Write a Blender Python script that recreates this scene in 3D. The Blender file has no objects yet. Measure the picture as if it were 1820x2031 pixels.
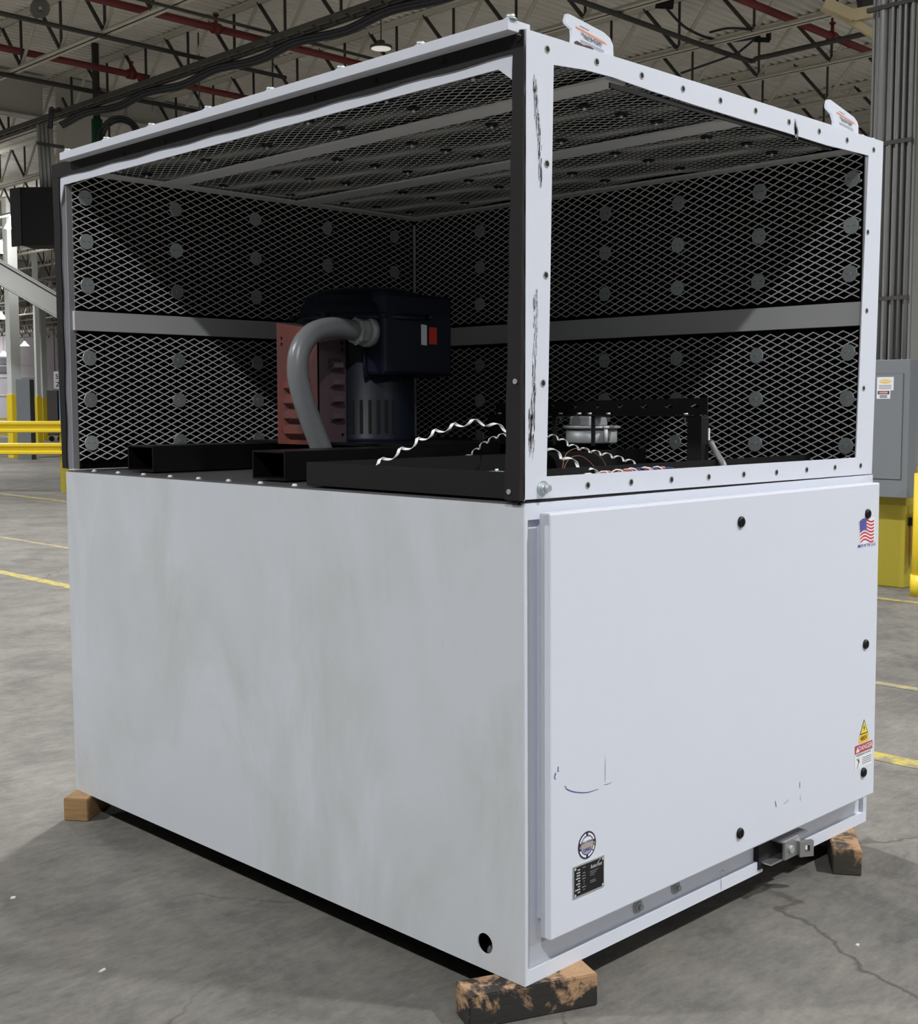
import bpy, bmesh, math, random
from mathutils import Vector, Matrix
random.seed(7)
scene = bpy.context.scene
COL = scene.collection
V = Vector

# ------------------------------------------------------------------ camera
FPX = 2480.165
yaw, pit, rol = 0.7890369503386937, -0.0848608263761137, -0.0019262328186029642
fw = V((math.cos(yaw)*math.cos(pit), math.sin(yaw)*math.cos(pit), math.sin(pit)))
rt = V((math.sin(yaw), -math.cos(yaw), 0)); up = rt.cross(fw)
c_, s_ = math.cos(rol), math.sin(rol)
rt, up = rt*c_+up*s_, up*c_-rt*s_
cd = bpy.data.cameras.new('camera'); cam = bpy.data.objects.new('camera', cd); COL.objects.link(cam)
cam.matrix_world = Matrix(((rt.x, up.x, -fw.x, -2.0329882), (rt.y, up.y, -fw.y, -1.8457601),
                           (rt.z, up.z, -fw.z, 1.4156057), (0, 0, 0, 1)))
cd.sensor_fit = 'HORIZONTAL'; cd.sensor_width = 36.0; cd.lens = 36.0*FPX/1820
cd.clip_start = 0.05; cd.clip_end = 300
scene.camera = cam

# ------------------------------------------------------------------ world, exposure
w = bpy.data.worlds.new('hall_ambient_fill'); scene.world = w; w.use_nodes = True
w.node_tree.nodes['Background'].inputs[0].default_value = (0.86, 0.93, 1.0, 1)
w.node_tree.nodes['Background'].inputs[1].default_value = 0.12  # even ambient fill reaching in where the unseen walls are left out
vs = scene.view_settings
vs.view_transform = 'Standard'; vs.look = 'None'; vs.gamma = 1.0; vs.use_curve_mapping = False
vs.exposure = -0.36
LAMP_W = 420.0          # each high bay lamp
FZ = 0.022              # floor level
ZD = 7.0                # underside of the roof deck

# ------------------------------------------------------------------ materials
def hexs(t): return (t[0], t[1], t[2], 1)
def M(name, col, rough=0.5, metal=0.0, emit=None, es=1.0, spec=None):
    m = bpy.data.materials.new(name); m.use_nodes = True
    b = m.node_tree.nodes['Principled BSDF']
    b.inputs['Base Color'].default_value = hexs(col); b.inputs['Roughness'].default_value = rough
    b.inputs['Metallic'].default_value = metal
    if spec is not None: b.inputs['Specular IOR Level'].default_value = spec
    if emit: b.inputs['Emission Color'].default_value = hexs(emit); b.inputs['Emission Strength'].default_value = es
    return m
class NT:
    def __init__(s, m): s.t = m.node_tree; s.b = s.t.nodes['Principled BSDF']
    def n(s, typ, **kw):
        nd = s.t.nodes.new(typ)
        for k, v in kw.items():
            if hasattr(nd, k) and not isinstance(v, (tuple, float)) : setattr(nd, k, v)
            else: nd.inputs[k].default_value = v
        return nd
    def l(s, a, b): s.t.links.new(a, b)
    def coords(s, sc=(1, 1, 1)):
        tc = s.n('ShaderNodeTexCoord'); mp = s.n('ShaderNodeMapping'); mp.inputs['Scale'].default_value = sc
        s.l(tc.outputs['Object'], mp.inputs['Vector']); return mp.outputs[0]
    def noise(s, vec, scale, detail=4.0, rough=0.55, dist=0.0):
        n = s.n('ShaderNodeTexNoise'); s.l(vec, n.inputs['Vector']); n.inputs['Scale'].default_value = scale
        n.inputs['Detail'].default_value = detail; n.inputs['Roughness'].default_value = rough
        n.inputs['Distortion'].default_value = dist; return n.outputs['Fac']
    def ramp(s, fac, stops):
        r = s.n('ShaderNodeValToRGB'); s.l(fac, r.inputs[0]); e = r.color_ramp.elements
        while len(e) < len(stops): e.new(0.5)
        for el, (p, c) in zip(e, stops): el.position = p; el.color = hexs(c)
        return r.outputs[0]
    def mix(s, fac, a, b, mode='MIX'):
        x = s.n('ShaderNodeMix', data_type='RGBA', blend_type=mode)
        for sock, v in ((x.inputs[0], fac), (x.inputs[6], a), (x.inputs[7], b)):
            if isinstance(v, (int, float)): sock.default_value = v
            elif isinstance(v, tuple): sock.default_value = hexs(v)
            else: s.l(v, sock)
        return x.outputs[2]
    def bump(s, h, st=0.3, d=0.01):
        bp = s.n('ShaderNodeBump'); bp.inputs['Strength'].default_value = st; bp.inputs['Distance'].default_value = d
        s.l(h, bp.inputs['Height']); s.l(bp.outputs[0], s.b.inputs['Normal'])

m_white = M('white_powder_coat', (.675, .705, .785), .5)
m_panel = M('white_coat_handled', (.7, .73, .78), .48)
t = NT(m_panel)
v1 = t.coords((1, 1, .5)); v2 = t.coords((1, 1, 1))
a1 = t.noise(v1, 2.6, 6, .62, .9); a2 = t.noise(v2, 1.6, 3, .5, .8); a3 = t.noise(t.coords((9, 9, 3)), 6, 5, .7)
c = t.ramp(a1, [(.34, (.52, .54, .54)), (.62, (.635, .665, .715))])
c = t.mix(t.ramp(a2, [(.4, (0, 0, 0)), (.62, (1, 1, 1))]), c, (.615, .645, .695))
c = t.mix(t.ramp(a3, [(.62, (0, 0, 0)), (.75, (.35, .35, .35))]), c, (.52, .535, .57))
t.l(c, t.b.inputs['Base Color'])
m_black = M('black_enamel', (.006, .006, .0065), .33, spec=.35)
m_blackmatt = M('black_matt_steel', (.0085, .008, .008), .6, spec=.3)
m_foam = M('black_acoustic_foam', (.004, .004, .005), .95, spec=.1)
m_gasket = M('black_rubber', (.014, .0125, .0125), .7, spec=.3)
m_mesh = M('grey_painted_mesh', (.82, .82, .81), .45)
m_grey = M('grey_primer', (.60, .61, .62), .5)
m_strap = M('ceiling_strap_paint', (.80, .81, .82), .5)
m_greydk = M('grey_strap', (.30, .30, .31), .5)
m_zinc = M('zinc_plate', (.66, .72, .74), .42, .78)
m_steel = M('bare_steel', (.55, .55, .56), .35, .9)
m_soot = M('soot_black', (.0035, .0035, .0035), .6, spec=.15)
m_dark = M('dark_hole', (.01, .01, .01), .8)
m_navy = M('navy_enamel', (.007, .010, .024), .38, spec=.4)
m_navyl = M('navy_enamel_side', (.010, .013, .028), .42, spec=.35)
m_cond = M('grey_flexible_conduit', (.20, .205, .215), .32)
m_fit = M('zinc_fitting', (.42, .44, .45), .45, .3)
m_rust = M('bronze_guard', (.3, .1, .06), .5)
t = NT(m_rust); v = t.coords()
t.l(t.ramp(t.noise(v, 5, 4, .6, .5), [(.3, (.10, .055, .06)), (.5, (.165, .045, .035)), (.72, (.24, .07, .03))]), t.b.inputs['Base Color'])
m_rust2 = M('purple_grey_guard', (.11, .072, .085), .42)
m_ribbon = M('white_spiral_wrap', (.80, .82, .80), .4)
m_redlab = M('red_label', (.75, .035, .02), .5)
m_whitelab = M('white_label', (.8, .82, .85), .5)
m_blacklab = M('black_plate', (.006, .006, .007), .35)
m_ink = M('black_ink', (.03, .03, .035), .6)
m_blueink = M('blue_pen', (.05, .08, .28), .6)
m_greyink = M('grey_print', (.25, .25, .28), .6)
m_orange = M('orange_print', (.75, .28, .14), .5)
m_yel = M('yellow_label', (.85, .72, .05), .5)
m_amber = M('amber_label', (.9, .55, .04), .5)
m_dred = M('danger_red', (.45, .05, .06), .5)
m_flagblue = M('flag_blue', (.05, .06, .32), .5)
m_flagred = M('flag_red', (.6, .03, .06), .5)
m_badge = M('badge_navy', (.02, .02, .06), .4)
m_badge2 = M('badge_lilac', (.35, .34, .52), .4)
m_gold = M('gold_print', (.55, .45, .2), .45)
m_silver = M('silver_print', (.55, .57, .58), .4)
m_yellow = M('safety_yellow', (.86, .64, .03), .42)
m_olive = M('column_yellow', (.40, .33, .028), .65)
m_cabgrey = M('electrical_grey', (.19, .205, .225), .5)
m_cabgrey2 = M('electrical_grey_dark', (.11, .115, .13), .5)
m_column = M('column_white', (.60, .62, .60), .6)
m_colgrey = M('column_grey', (.24, .24, .235), .6)
m_pipegrey = M('galvanised_conduit', (.27, .275, .275), .45, .2)
m_redpipe = M('sprinkler_red', (.16, .018, .018), .5)
m_joist = M('joist_paint', (.58, .555, .48), .6)
m_jdark = M('joist_dark', (.05, .045, .042), .7)  # darker tone than joist_paint, on one web diagonal, verticals, pipes and hangers
m_girder = M('girder_paint', (.52, .51, .47), .6)
m_tray = M('dark_cable_tray', (.085, .08, .07), .6)
m_cable = M('black_cable', (.02, .022, .03), .5)
m_strut = M('strut_channel', (.55, .53, .46), .5)
m_cream = M('cream_beam', (.55, .47, .30), .6)
m_green = M('green_pipe', (.01, .10, .045), .5)
m_ext = M('extinguisher_red', (.5, .012, .025), .35)
m_wallw = M('far_white_wall', (.93, .89, .97), .7)
m_lamp = M('lamp_lens', (.8, .8, .78), .5, emit=(1, .97, .9), es=.6)
m_lampon = M('lit_lamp', (.9, .9, .9), .5, emit=(1, .97, .95), es=9.0)
m_redwire = M('red_wire', (.45, .08, .06), .5)
m_bluewire = M('blue_wire', (.03, .04, .2), .5)
m_tape = M('floor_paint_yellow', (.62, .48, .10), .7)
t = NT(m_tape); v = t.coords()
t.l(t.ramp(t.noise(v, 14, 5, .7), [(.40, (.20, .18, .12)), (.54, (.42, .345, .075))]), t.b.inputs['Base Color'])
m_tapef = M('floor_paint_faded', (.45, .36, .16), .8)
t = NT(m_tapef); v = t.coords()
t.l(t.ramp(t.noise(v, 9, 5, .7), [(.42, (.19, .175, .14)), (.6, (.33, .28, .13))]), t.b.inputs['Base Color'])
m_deck = M('roof_deck_paint', (.60, .58, .53), .6)
t = NT(m_deck); v = t.coords((1, 1, 1))
t.l(t.ramp(t.noise(v, .9, 5, .6), [(.3, (.68, .655, .59)), (.7, (.84, .815, .74))]), t.b.inputs['Base Color'])

def wood(name, base, dark, amount, low=0.0):
    m = M(name, base, .75); t = NT(m)
    v = t.coords((3, 3, 22)); g = t.noise(v, 3, 5, .7, .6)
    c = t.ramp(g, [(.3, tuple(x*.62 for x in base)), (.65, base)])
    if amount > 0:
        n2 = t.noise(t.coords((9, 9, 7)), 1.0, 9, .72, .4)
        if low:
            tc = t.n('ShaderNodeTexCoord'); sx = t.n('ShaderNodeSeparateXYZ'); t.l(tc.outputs['Object'], sx.inputs[0])
            ma = t.n('ShaderNodeMath', operation='MULTIPLY_ADD'); t.l(sx.outputs['Z'], ma.inputs[0]); ma.inputs[1].default_value = low; t.l(n2, ma.inputs[2]); n2 = ma.outputs[0]
        c = t.mix(t.ramp(n2, [(amount-.05, (1, 1, 1)), (amount+.03, (0, 0, 0))]), c, dark)
    t.l(c, t.b.inputs['Base Color']); t.bump(g, .5, .003); return m
m_wood1 = wood('charred_lumber', (.50, .31, .17), (.022, .02, .018), .66, 2.2)
m_wood2 = wood('clean_lumber', (.42, .25, .11), (0, 0, 0), 0)
m_wood3 = wood('weathered_lumber', (.46, .27, .14), (.05, .045, .035), .575, 1.6)

m_floor = M('worn_concrete', (.3, .29, .27), .8)
t = NT(m_floor); v = t.coords()
b1 = t.noise(v, .55, 5, .62, .4); b2 = t.noise(v, 3.2, 9, .72, .5); b3 = t.noise(t.coords((.5, 1.3, 1)), 30, 8, .8)
b4 = t.noise(t.coords((1, 1.6, 1)), 7.5, 8, .7, 1.2)
c = t.ramp(b1, [(.3, (.108, .102, .092)), (.7, (.188, .178, .160))])
c = t.mix(.75, c, t.ramp(b2, [(.3, (.42, .42, .42)), (.5, (.95, .95, .94)), (.72, (1.35, 1.33, 1.28))]), 'MULTIPLY')
c = t.mix(.5, c, t.ramp(b3, [(.32, (.5, .5, .5)), (.5, (1, 1, 1)), (.68, (1.5, 1.5, 1.48))]), 'MULTIPLY')
c = t.mix(t.ramp(b4, [(.66, (0, 0, 0)), (.78, (.55, .55, .55))]), c, (.30, .288, .265))
vo = t.n('ShaderNodeTexVoronoi', feature='DISTANCE_TO_EDGE'); vo.inputs['Scale'].default_value = .62
nx = t.n('ShaderNodeTexNoise'); nx.inputs['Scale'].default_value = 2.2; nx.inputs['Detail'].default_value = 7; t.l(v, nx.inputs['Vector'])
ad = t.n('ShaderNodeVectorMath', operation='MULTIPLY_ADD'); t.l(nx.outputs['Color'], ad.inputs[0]); ad.inputs[1].default_value = (.5, .5, 0); t.l(v, ad.inputs[2])
t.l(ad.outputs[0], vo.inputs['Vector'])
gate = t.ramp(t.noise(v, .8, 3), [(.46, (0, 0, 0)), (.56, (1, 1, 1))])
crk = t.mix(1.0, t.ramp(vo.outputs['Distance'], [(.0008, (.8, .8, .8)), (.0028, (0, 0, 0))]), gate, 'MULTIPLY')
c = t.mix(crk, c, (.045, .04, .037))
t.l(c, t.b.inputs['Base Color']); t.bump(b3, .35, .006)

# ------------------------------------------------------------------ mesh helpers
def bx(bm, x0, x1, y0, y1, z0, z1, mi=0, bev=0.0):
    vs_ = [bm.verts.new((x, y, z)) for x in (x0, x1) for y in (y0, y1) for z in (z0, z1)]
    fs = []
    for q in ((0, 1, 3, 2), (4, 6, 7, 5), (0, 4, 5, 1), (2, 3, 7, 6), (0, 2, 6, 4), (1, 5, 7, 3)):
        f = bm.faces.new([vs_[i] for i in q]); f.material_index = mi; fs.append(f)
    if bev:
        es = {e for f in fs for e in f.edges}
        r = bmesh.ops.bevel(bm, geom=list(es), offset=bev, segments=2, affect='EDGES', profile=.5)
        for f in r['faces']: f.material_index = mi
    return vs_
def frame_of(d, hint=None):
    d = d.normalized(); h = hint or (V((0, 0, 1)) if abs(d.z) < .95 else V((1, 0, 0)))
    a = d.cross(h).normalized(); b = a.cross(d).normalized(); return a, b
def bar(bm, p, q, w_, h_, mi=0, hint=None):
    p, q = V(p), V(q); a, b = frame_of(q-p, hint); r = []
    for o in (p, q):
        r.append([bm.verts.new(o+a*sx*w_/2+b*sy*h_/2) for sx, sy in ((-1, -1), (1, -1), (1, 1), (-1, 1))])
    for i in range(4): bm.faces.new((r[0][i], r[0][(i+1) % 4], r[1][(i+1) % 4], r[1][i])).material_index = mi
    bm.faces.new(r[0][::-1]).material_index = mi; bm.faces.new(r[1]).material_index = mi
def tube(bm, pts, rad, seg=12, mi=0, caps=True, smooth=True):
    pts = [V(p) for p in pts]; n = len(pts); rr = rad if isinstance(rad, (list, tuple)) else [rad]*n
    rings = []; a = None
    for i, p in enumerate(pts):
        d = (pts[min(i+1, n-1)]-pts[max(i-1, 0)]).normalized()
        if a is None: a, b = frame_of(d)
        else:
            a = (a-d*a.dot(d)).normalized(); b = a.cross(d).normalized()
        rings.append([bm.verts.new(p+(a*math.cos(2*math.pi*k/seg)+b*math.sin(2*math.pi*k/seg))*rr[i]) for k in range(seg)])
    for i in range(n-1):
        for k in range(seg):
            f = bm.faces.new((rings[i][k], rings[i][(k+1) % seg], rings[i+1][(k+1) % seg], rings[i+1][k])); f.material_index = mi; f.smooth = smooth
    if caps:
        bm.faces.new(rings[0][::-1]).material_index = mi; bm.faces.new(rings[-1]).material_index = mi
def cyl(bm, p, q, r, seg=16, mi=0, r2=None): tube(bm, [p, q], [r, r if r2 is None else r2], seg, mi)
def spline(pts, n=8):
    pts = [V(p) for p in pts]; P = [pts[0]*2-pts[1]]+pts+[pts[-1]*2-pts[-2]]; out = []
    for i in range(1, len(P)-2):
        for k in range(n):
            t_ = k/n; a, b, c, d = P[i-1], P[i], P[i+1], P[i+2]
            out.append(.5*((2*b)+(c-a)*t_+(2*a-5*b+4*c-d)*t_*t_+(3*b-a-3*c+d)*t_**3))
    out.append(pts[-1]); return out
def plate(bm, outer, holes, o, u, v, th, mi=0):
    """flat sheet with holes: 2D outlines on the plane o + u*a + v*b, thickness th along u x v"""
    o, u, v = V(o), V(u), V(v); n = u.cross(v).normalized()
    tmp = bmesh.new(); loops = []
    for lp in [outer]+list(holes):
        vv = [tmp.verts.new(o+u*a+v*b) for a, b in lp]
        loops.append([tmp.edges.new((vv[i], vv[(i+1) % len(vv)])) for i in range(len(vv))])
    bmesh.ops.triangle_fill(tmp, use_beauty=True, use_dissolve=False, edges=[e for l in loops for e in l], normal=n)
    if th:
        r = bmesh.ops.extrude_face_region(tmp, geom=list(tmp.faces))
        bmesh.ops.translate(tmp, vec=n*th, verts=[g for g in r['geom'] if isinstance(g, bmesh.types.BMVert)])
    bmesh.ops.recalc_face_normals(tmp, faces=list(tmp.faces))
    mp = {x: bm.verts.new(x.co) for x in tmp.verts}
    for f in tmp.faces: bm.faces.new([mp[x] for x in f.verts]).material_index = mi
    tmp.free()
def poly(bm, pts, o, u, v, mi=0):
    o, u, v = V(o), V(u), V(v)
    f = bm.faces.new([bm.verts.new(o+u*a+v*b) for a, b in pts]); f.material_index = mi; return f
def circ(cx, cy, r, n=20, ry=None): return [(cx+r*math.cos(2*math.pi*k/n), cy+(ry or r)*math.sin(2*math.pi*k/n)) for k in range(n)]
_dg = bpy.context.evaluated_depsgraph_get
def text(bm, s, size, o, u, v, mi=0, align='CENTER', squeeze=1.0, shear=0.0):
    cu = bpy.data.curves.new('lettering', 'FONT'); cu.body = s; cu.size = size; cu.align_x = align; cu.align_y = 'CENTER'
    cu.resolution_u = 2; cu.shear = shear; cu.offset = size*.012
    ob = bpy.data.objects.new('lettering', cu); COL.objects.link(ob); bpy.context.view_layer.update()
    me = ob.evaluated_get(_dg()).to_mesh(); o, u, v = V(o), V(u), V(v)
    vv = [bm.verts.new(o+u*p.co.x*squeeze+v*p.co.y) for p in me.vertices]
    for p in me.polygons:
        try: bm.faces.new([vv[i] for i in p.vertices]).material_index = mi
        except ValueError: pass
    ob.to_mesh_clear(); bpy.data.objects.remove(ob); bpy.data.curves.remove(cu)
def mesh_of(name, bm, mats, off):
    bmesh.ops.recalc_face_normals(bm, faces=list(bm.faces)) if name in RECALC else None
    for x in bm.verts: x.co -= off
    me = bpy.data.meshes.new(name); bm.to_mesh(me); bm.free()
    for m in (mats if isinstance(mats, (list, tuple)) else [mats]): me.materials.append(m)
    return me
RECALC = set()
def tag(o, label, cat, group=None):
    o['label'] = label; o['category'] = cat
    if group: o['group'] = group
    return o
class Thing:
    shear = 0.0
    def __init__(s, name, label, cat, loc=(0, 0, 0), group=None):
        s.loc = V(loc); s.o = bpy.data.objects.new(name, None); s.o.empty_display_size = .1
        COL.objects.link(s.o); s.o.location = s.loc; tag(s.o, label, cat, group)
    def part(s, name, bm, mats, parent=None, label=None):
        if s.shear:
            for x in bm.verts: x.co.y -= s.shear*(1.2-x.co.z)
        ob = bpy.data.objects.new(name, mesh_of(name, bm, mats, s.loc)); COL.objects.link(ob); ob.parent = parent or s.o
        if label: ob['label'] = label
        return ob
def single(name, bm, mats, label, cat, loc=(0, 0, 0), group=None):
    ob = bpy.data.objects.new(name, mesh_of(name, bm, mats, V(loc))); COL.objects.link(ob); ob.location = loc
    return tag(ob, label, cat, group)
def struct(name, bm, mats, loc=(0, 0, 0)):
    ob = bpy.data.objects.new(name, mesh_of(name, bm, mats, V(loc))); COL.objects.link(ob); ob.location = loc; ob['kind'] = 'structure'; return ob
def copy_tree(o, parent=None):
    c = o.copy(); COL.objects.link(c)
    if parent: c.parent = parent
    for ch in list(o.children): copy_tree(ch, c)
    return c
B = bmesh.new
X, Y, Z = V((1, 0, 0)), V((0, 1, 0)), V((0, 0, 1))

# ================================================================== the hall
bm = B(); bx(bm, -25, 62, -25, 91, FZ-.3, FZ); struct('floor', bm, m_floor)
bm = B()                                                            # ribbed roof deck, ribs along X
P_ = .152; prof = [(0, 0), (.06, 0), (.075, .055), (.137, .055)]; prev = None; y = -14.0
while y < 91:
    for dy, dz in prof:
        cur = (bm.verts.new((-14, y+dy, ZD+dz)), bm.verts.new((62, y+dy, ZD+dz)))
        if prev: bm.faces.new((prev[0], prev[1], cur[1], cur[0]))
        prev = cur
    y += P_
struct('ceiling', bm, m_deck)
bm = B(); bx(bm, -14, 62, 90, 90.3, FZ, ZD)
for z in (2.2, 3.6, 4.6): bx(bm, 25, 55, 89.94, 90, z, z+.07)
struct('wall_far', bm, m_wallw)
bm = B(); bx(bm, 61.7, 62, -14, 90, FZ, ZD); struct('wall_right', bm, m_wallw)

# ------------------------------------------------------------------ roof joists (open web)
JB, JT = 6.24, 6.99
def joist_meshes(L, n):
    t_ = Thing('roof_joist', '', 'roof joist', (0, 0, 0))
    bm = B()
    for s in (-1, 1): bx(bm, s*.012, s*.065, 0, L, JT-.055, JT-.047+.047)if False else bx(bm, min(s*.01, s*.07), max(s*.01, s*.07), 0, L, JT-.012, JT); bx(bm, min(s*.01, s*.02), max(s*.01, s*.02), 0, L, JT-.07, JT)
    t_.part('top_chord', bm, m_joist)
    bm = B()
    for s in (-1, 1): bx(bm, min(s*.012, s*.075), max(s*.012, s*.075), 0, L, JB, JB+.012); bx(bm, min(s*.012, s*.022), max(s*.012, s*.022), 0, L, JB, JB+.06)
    t_.part('bottom_chord', bm, m_joist)
    bm = B(); p = L/n
    for i in range(n):
        y0 = i*p
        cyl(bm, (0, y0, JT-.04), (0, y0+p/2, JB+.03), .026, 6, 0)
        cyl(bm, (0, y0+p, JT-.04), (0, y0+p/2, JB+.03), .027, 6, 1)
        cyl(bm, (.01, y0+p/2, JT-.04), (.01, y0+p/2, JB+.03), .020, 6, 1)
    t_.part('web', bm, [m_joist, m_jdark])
    return t_.o
proto = joist_meshes(13.0, 11); first = True
ORD = ['first', 'second', 'third', 'fourth', 'fifth', 'sixth', 'seventh', 'eighth', 'ninth', 'tenth', 'eleventh', 'twelfth', 'thirteenth', 'fourteenth']
def place_joist(x, y, label, group):
    global first
    o = proto if first else copy_tree(proto); first = False
    o.location = (x, y, 0); o['label'] = label; o['group'] = group
for k in range(12):
    place_joist(4.48+2.02*k, 5.6, 'painted open-web steel roof joist over the machine, %s from the left' % ORD[k], 'roof joists over the machine')
for k in range(8):
    place_joist(6.5+2.02*k, 18.6, 'roof joist beyond the deep plate girder, %s from the left' % ORD[k], 'roof joists beyond the girder')
for yb, xs in ((31.6, range(7, 11)), (44.6, range(10, 15)), (57.6, range(13, 18)), (70.6, range(16, 21))):
    for k in xs:
        place_joist(.44+2.02*k, yb, 'distant roof joist seen past the left edge of the machine', 'distant roof joists')

# ------------------------------------------------------------------ girders and columns
def igirder(y, x0, x1, z0, z1, name, label, cat='girder'):
    t_ = Thing(name, label, cat, (x0, y, z0))
    bm = B(); bx(bm, x0, x1, y-.01, y+.01, z0, z1)
    for k in range(int((x1-x0)/1.5)): bx(bm, x0+.75+k*1.5, x0+.765+k*1.5, y-.1, y+.1, z0, z1)
    t_.part('web', bm, m_girder)
    for z in (z0, z1-.02):
        bm = B(); bx(bm, x0, x1, y-.14, y+.14, z, z+.02); t_.part('flange', bm, m_girder)
igirder(18.6, 3.0, 8.3, 6.27, 6.97, 'plate_girder', 'deep grey plate girder running left from the tall column')
igirder(18.75, 9.2, 26.0, 6.5, 6.97, 'roof_girder', 'grey roof girder running right from the tall column')
igirder(31.6, 6.0, 34.0, 6.3, 6.97, 'roof_girder', 'first roof girder beyond the plate girder')
igirder(44.6, 10.0, 40.0, 6.3, 6.97, 'roof_girder', 'roof girder over the second white column')
igirder(57.6, 15.0, 45.0, 6.3, 6.97, 'roof_girder', 'second farthest roof girder at left')
igirder(70.6, 20.0, 50.0, 6.3, 6.97, 'roof_girder', 'farthest roof girder at left')
# tall column left, behind the machine
t_ = Thing('building_column', 'pale grey steel column rising behind the left corner of the machine', 'column', (8.78, 18.6, FZ))
bm = B(); bx(bm, 8.62, 8.98, 18.35, 18.75, FZ, 6.98); t_.part('shaft', bm, m_girder)
bm = B(); bx(bm, 8.40, 9.15, 18.30, 18.34, 5.5, 6.98)
for z in [5.6+.12*k for k in range(11)]: cyl(bm, (8.5, 18.3, z), (8.5, 18.27, z), .018, 6); cyl(bm, (9.05, 18.3, z), (9.05, 18.27, z), .018, 6)
t_.part('bolted_plate', bm, m_girder)
def column(x, y, w_, zy, zt, label):
    t_ = Thing('building_column', label, 'column', (x, y, FZ))
    bm = B(); bx(bm, x-w_/2, x+w_/2, y-w_/2, y+w_/2, zy, zt); t_.part('shaft', bm, m_column)
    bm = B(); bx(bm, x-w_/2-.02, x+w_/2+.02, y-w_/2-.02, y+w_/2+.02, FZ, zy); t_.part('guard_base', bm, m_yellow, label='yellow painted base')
column(13.46, 30.9, .27, 1.74, 6.98, 'white column with yellow base beside the tall grey cabinet')
column(22.5, 47.3, .22, 1.75, 6.98, 'white column with yellow base beyond the guard rail')
column(17.75, 38.2, .14, 1.75, 6.98, 'slim white column with yellow base beside the workshop sign')

# inclined beam
m_beamgrey = M('beam_grey', (.22, .22, .21), .6)
t_ = Thing('inclined_beam', 'grey beam sloping down in front of the white column', 'beam', (12, 27, 4))
bm = B(); bar(bm, (10.9, 28.1, 5.17), (13.4, 25.5, 3.05), .02, .55); t_.part('web', bm, m_beamgrey)
for dz in (-.27, .27):
    bm = B(); bar(bm, (10.9, 28.1, 5.17+dz), (13.4, 25.5, 3.05+dz), .28, .03); t_.part('flange', bm, m_beamgrey)

# ------------------------------------------------------------------ sprinkler pipes, conduits
def xpipe(name, label, cat, y, z, x0, x1, r, mat, knobs=()):
    t_ = Thing(name, label, cat, (x0, y, z)); bm = B(); cyl(bm, (x0, y, z), (x1, y, z), r, 10); t_.part('pipe', bm, mat)
    for x in knobs:
        bm = B(); cyl(bm, (x-.06, y, z), (x+.06, y, z), r*1.45, 10); cyl(bm, (x, y, z), (x, y, z+.17), r*.5, 8); cyl(bm, (x, y, z+.17), (x, y, z+.19), r*.9, 8); t_.part('sprinkler_coupling', bm, mat)
xpipe('sprinkler_pipe', 'red sprinkler pipe crossing the joists farthest back', 'pipe', 15.7, 6.5, 2, 24, .05, m_redpipe, (5.0, 8.3, 11.2))
xpipe('sprinkler_pipe', 'red sprinkler pipe above the black cable tray', 'pipe', 12.8, 6.5, 3, 26, .05, m_redpipe, (7.9, 12.0))
xpipe('sprinkler_pipe', 'red sprinkler pipe at upper right beside the grey column', 'pipe', 7.15, 6.5, 8, 30, .05, m_redpipe, (14.2, 17.5))
xpipe('electrical_conduit', 'thin dark conduit under the joists at upper left', 'conduit', 13.25, 6.2, 3, 9.4, .03, m_jdark)
xpipe('electrical_conduit', 'dark conduit in front of the plate girder', 'conduit', 15.95, 6.2, 3.0, 10.0, .035, m_jdark)
xpipe('electrical_conduit', 'thin dark conduit nearest the camera at upper left', 'conduit', 11.6, 6.2, 5.0, 12.0, .02, m_jdark)
t_ = Thing('service_pipe', 'dark pipe with an elbow turning under the joists at right', 'pipe', (13.4, 8, 6.2))
bm = B(); tube(bm, spline([(7, 8.0, 6.2), (10, 8.0, 6.2), (13.2, 8.02, 6.2), (13.43, 7.8, 6.2), (13.43, 6.9, 6.2), (13.42, 3.4, 6.2)], 6), .035, 8); t_.part('pipe', bm, m_jdark)
# cable tray with bundle, along Y
t_ = Thing('cable_tray', 'dark overhead cable tray with a sagging black cable bundle', 'cable tray', (7.6, 5, 5.9))
bm = B(); bx(bm, 7.56, 7.60, 5.5, 21, 5.93, 5.99); bx(bm, 7.66, 7.70, 5.5, 21, 5.93, 5.99)
for k in range(50): bx(bm, 7.56, 7.70, 5.6+k*.31, 5.63+k*.31, 5.93, 5.945)
t_.part('ladder', bm, m_tray)
bm = B(); cyl(bm, (7.63, 5.5, 6.0), (7.63, 21, 6.0), .03, 8); cyl(bm, (7.76, 5.5, 5.95), (7.76, 21, 5.95), .014, 8); t_.part('conduit', bm, m_tray)
bm = B(); pts = []; y = 5.6
while y < 16.2:
    pts += [(7.74, y, 5.9), (7.76, y+.8, 5.845)]; y += 1.75
sp = spline(pts, 6)
tube(bm, sp, .032, 8); tube(bm, [p+V((.03, .02, -.028)) for p in sp], .024, 8); tube(bm, [p+V((-.035, 0, .02)) for p in sp], .02, 8)
t_.part('cable_bundle', bm, m_cable)
bm = B(); tube(bm, [p+V((.08, 0, .1)) for p in spline([(7.78, 6+2*k, 5.93-.09*(k % 2)) for k in range(7)], 6)], .018, 6); t_.part('pale_cable', bm, m_strut)

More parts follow.
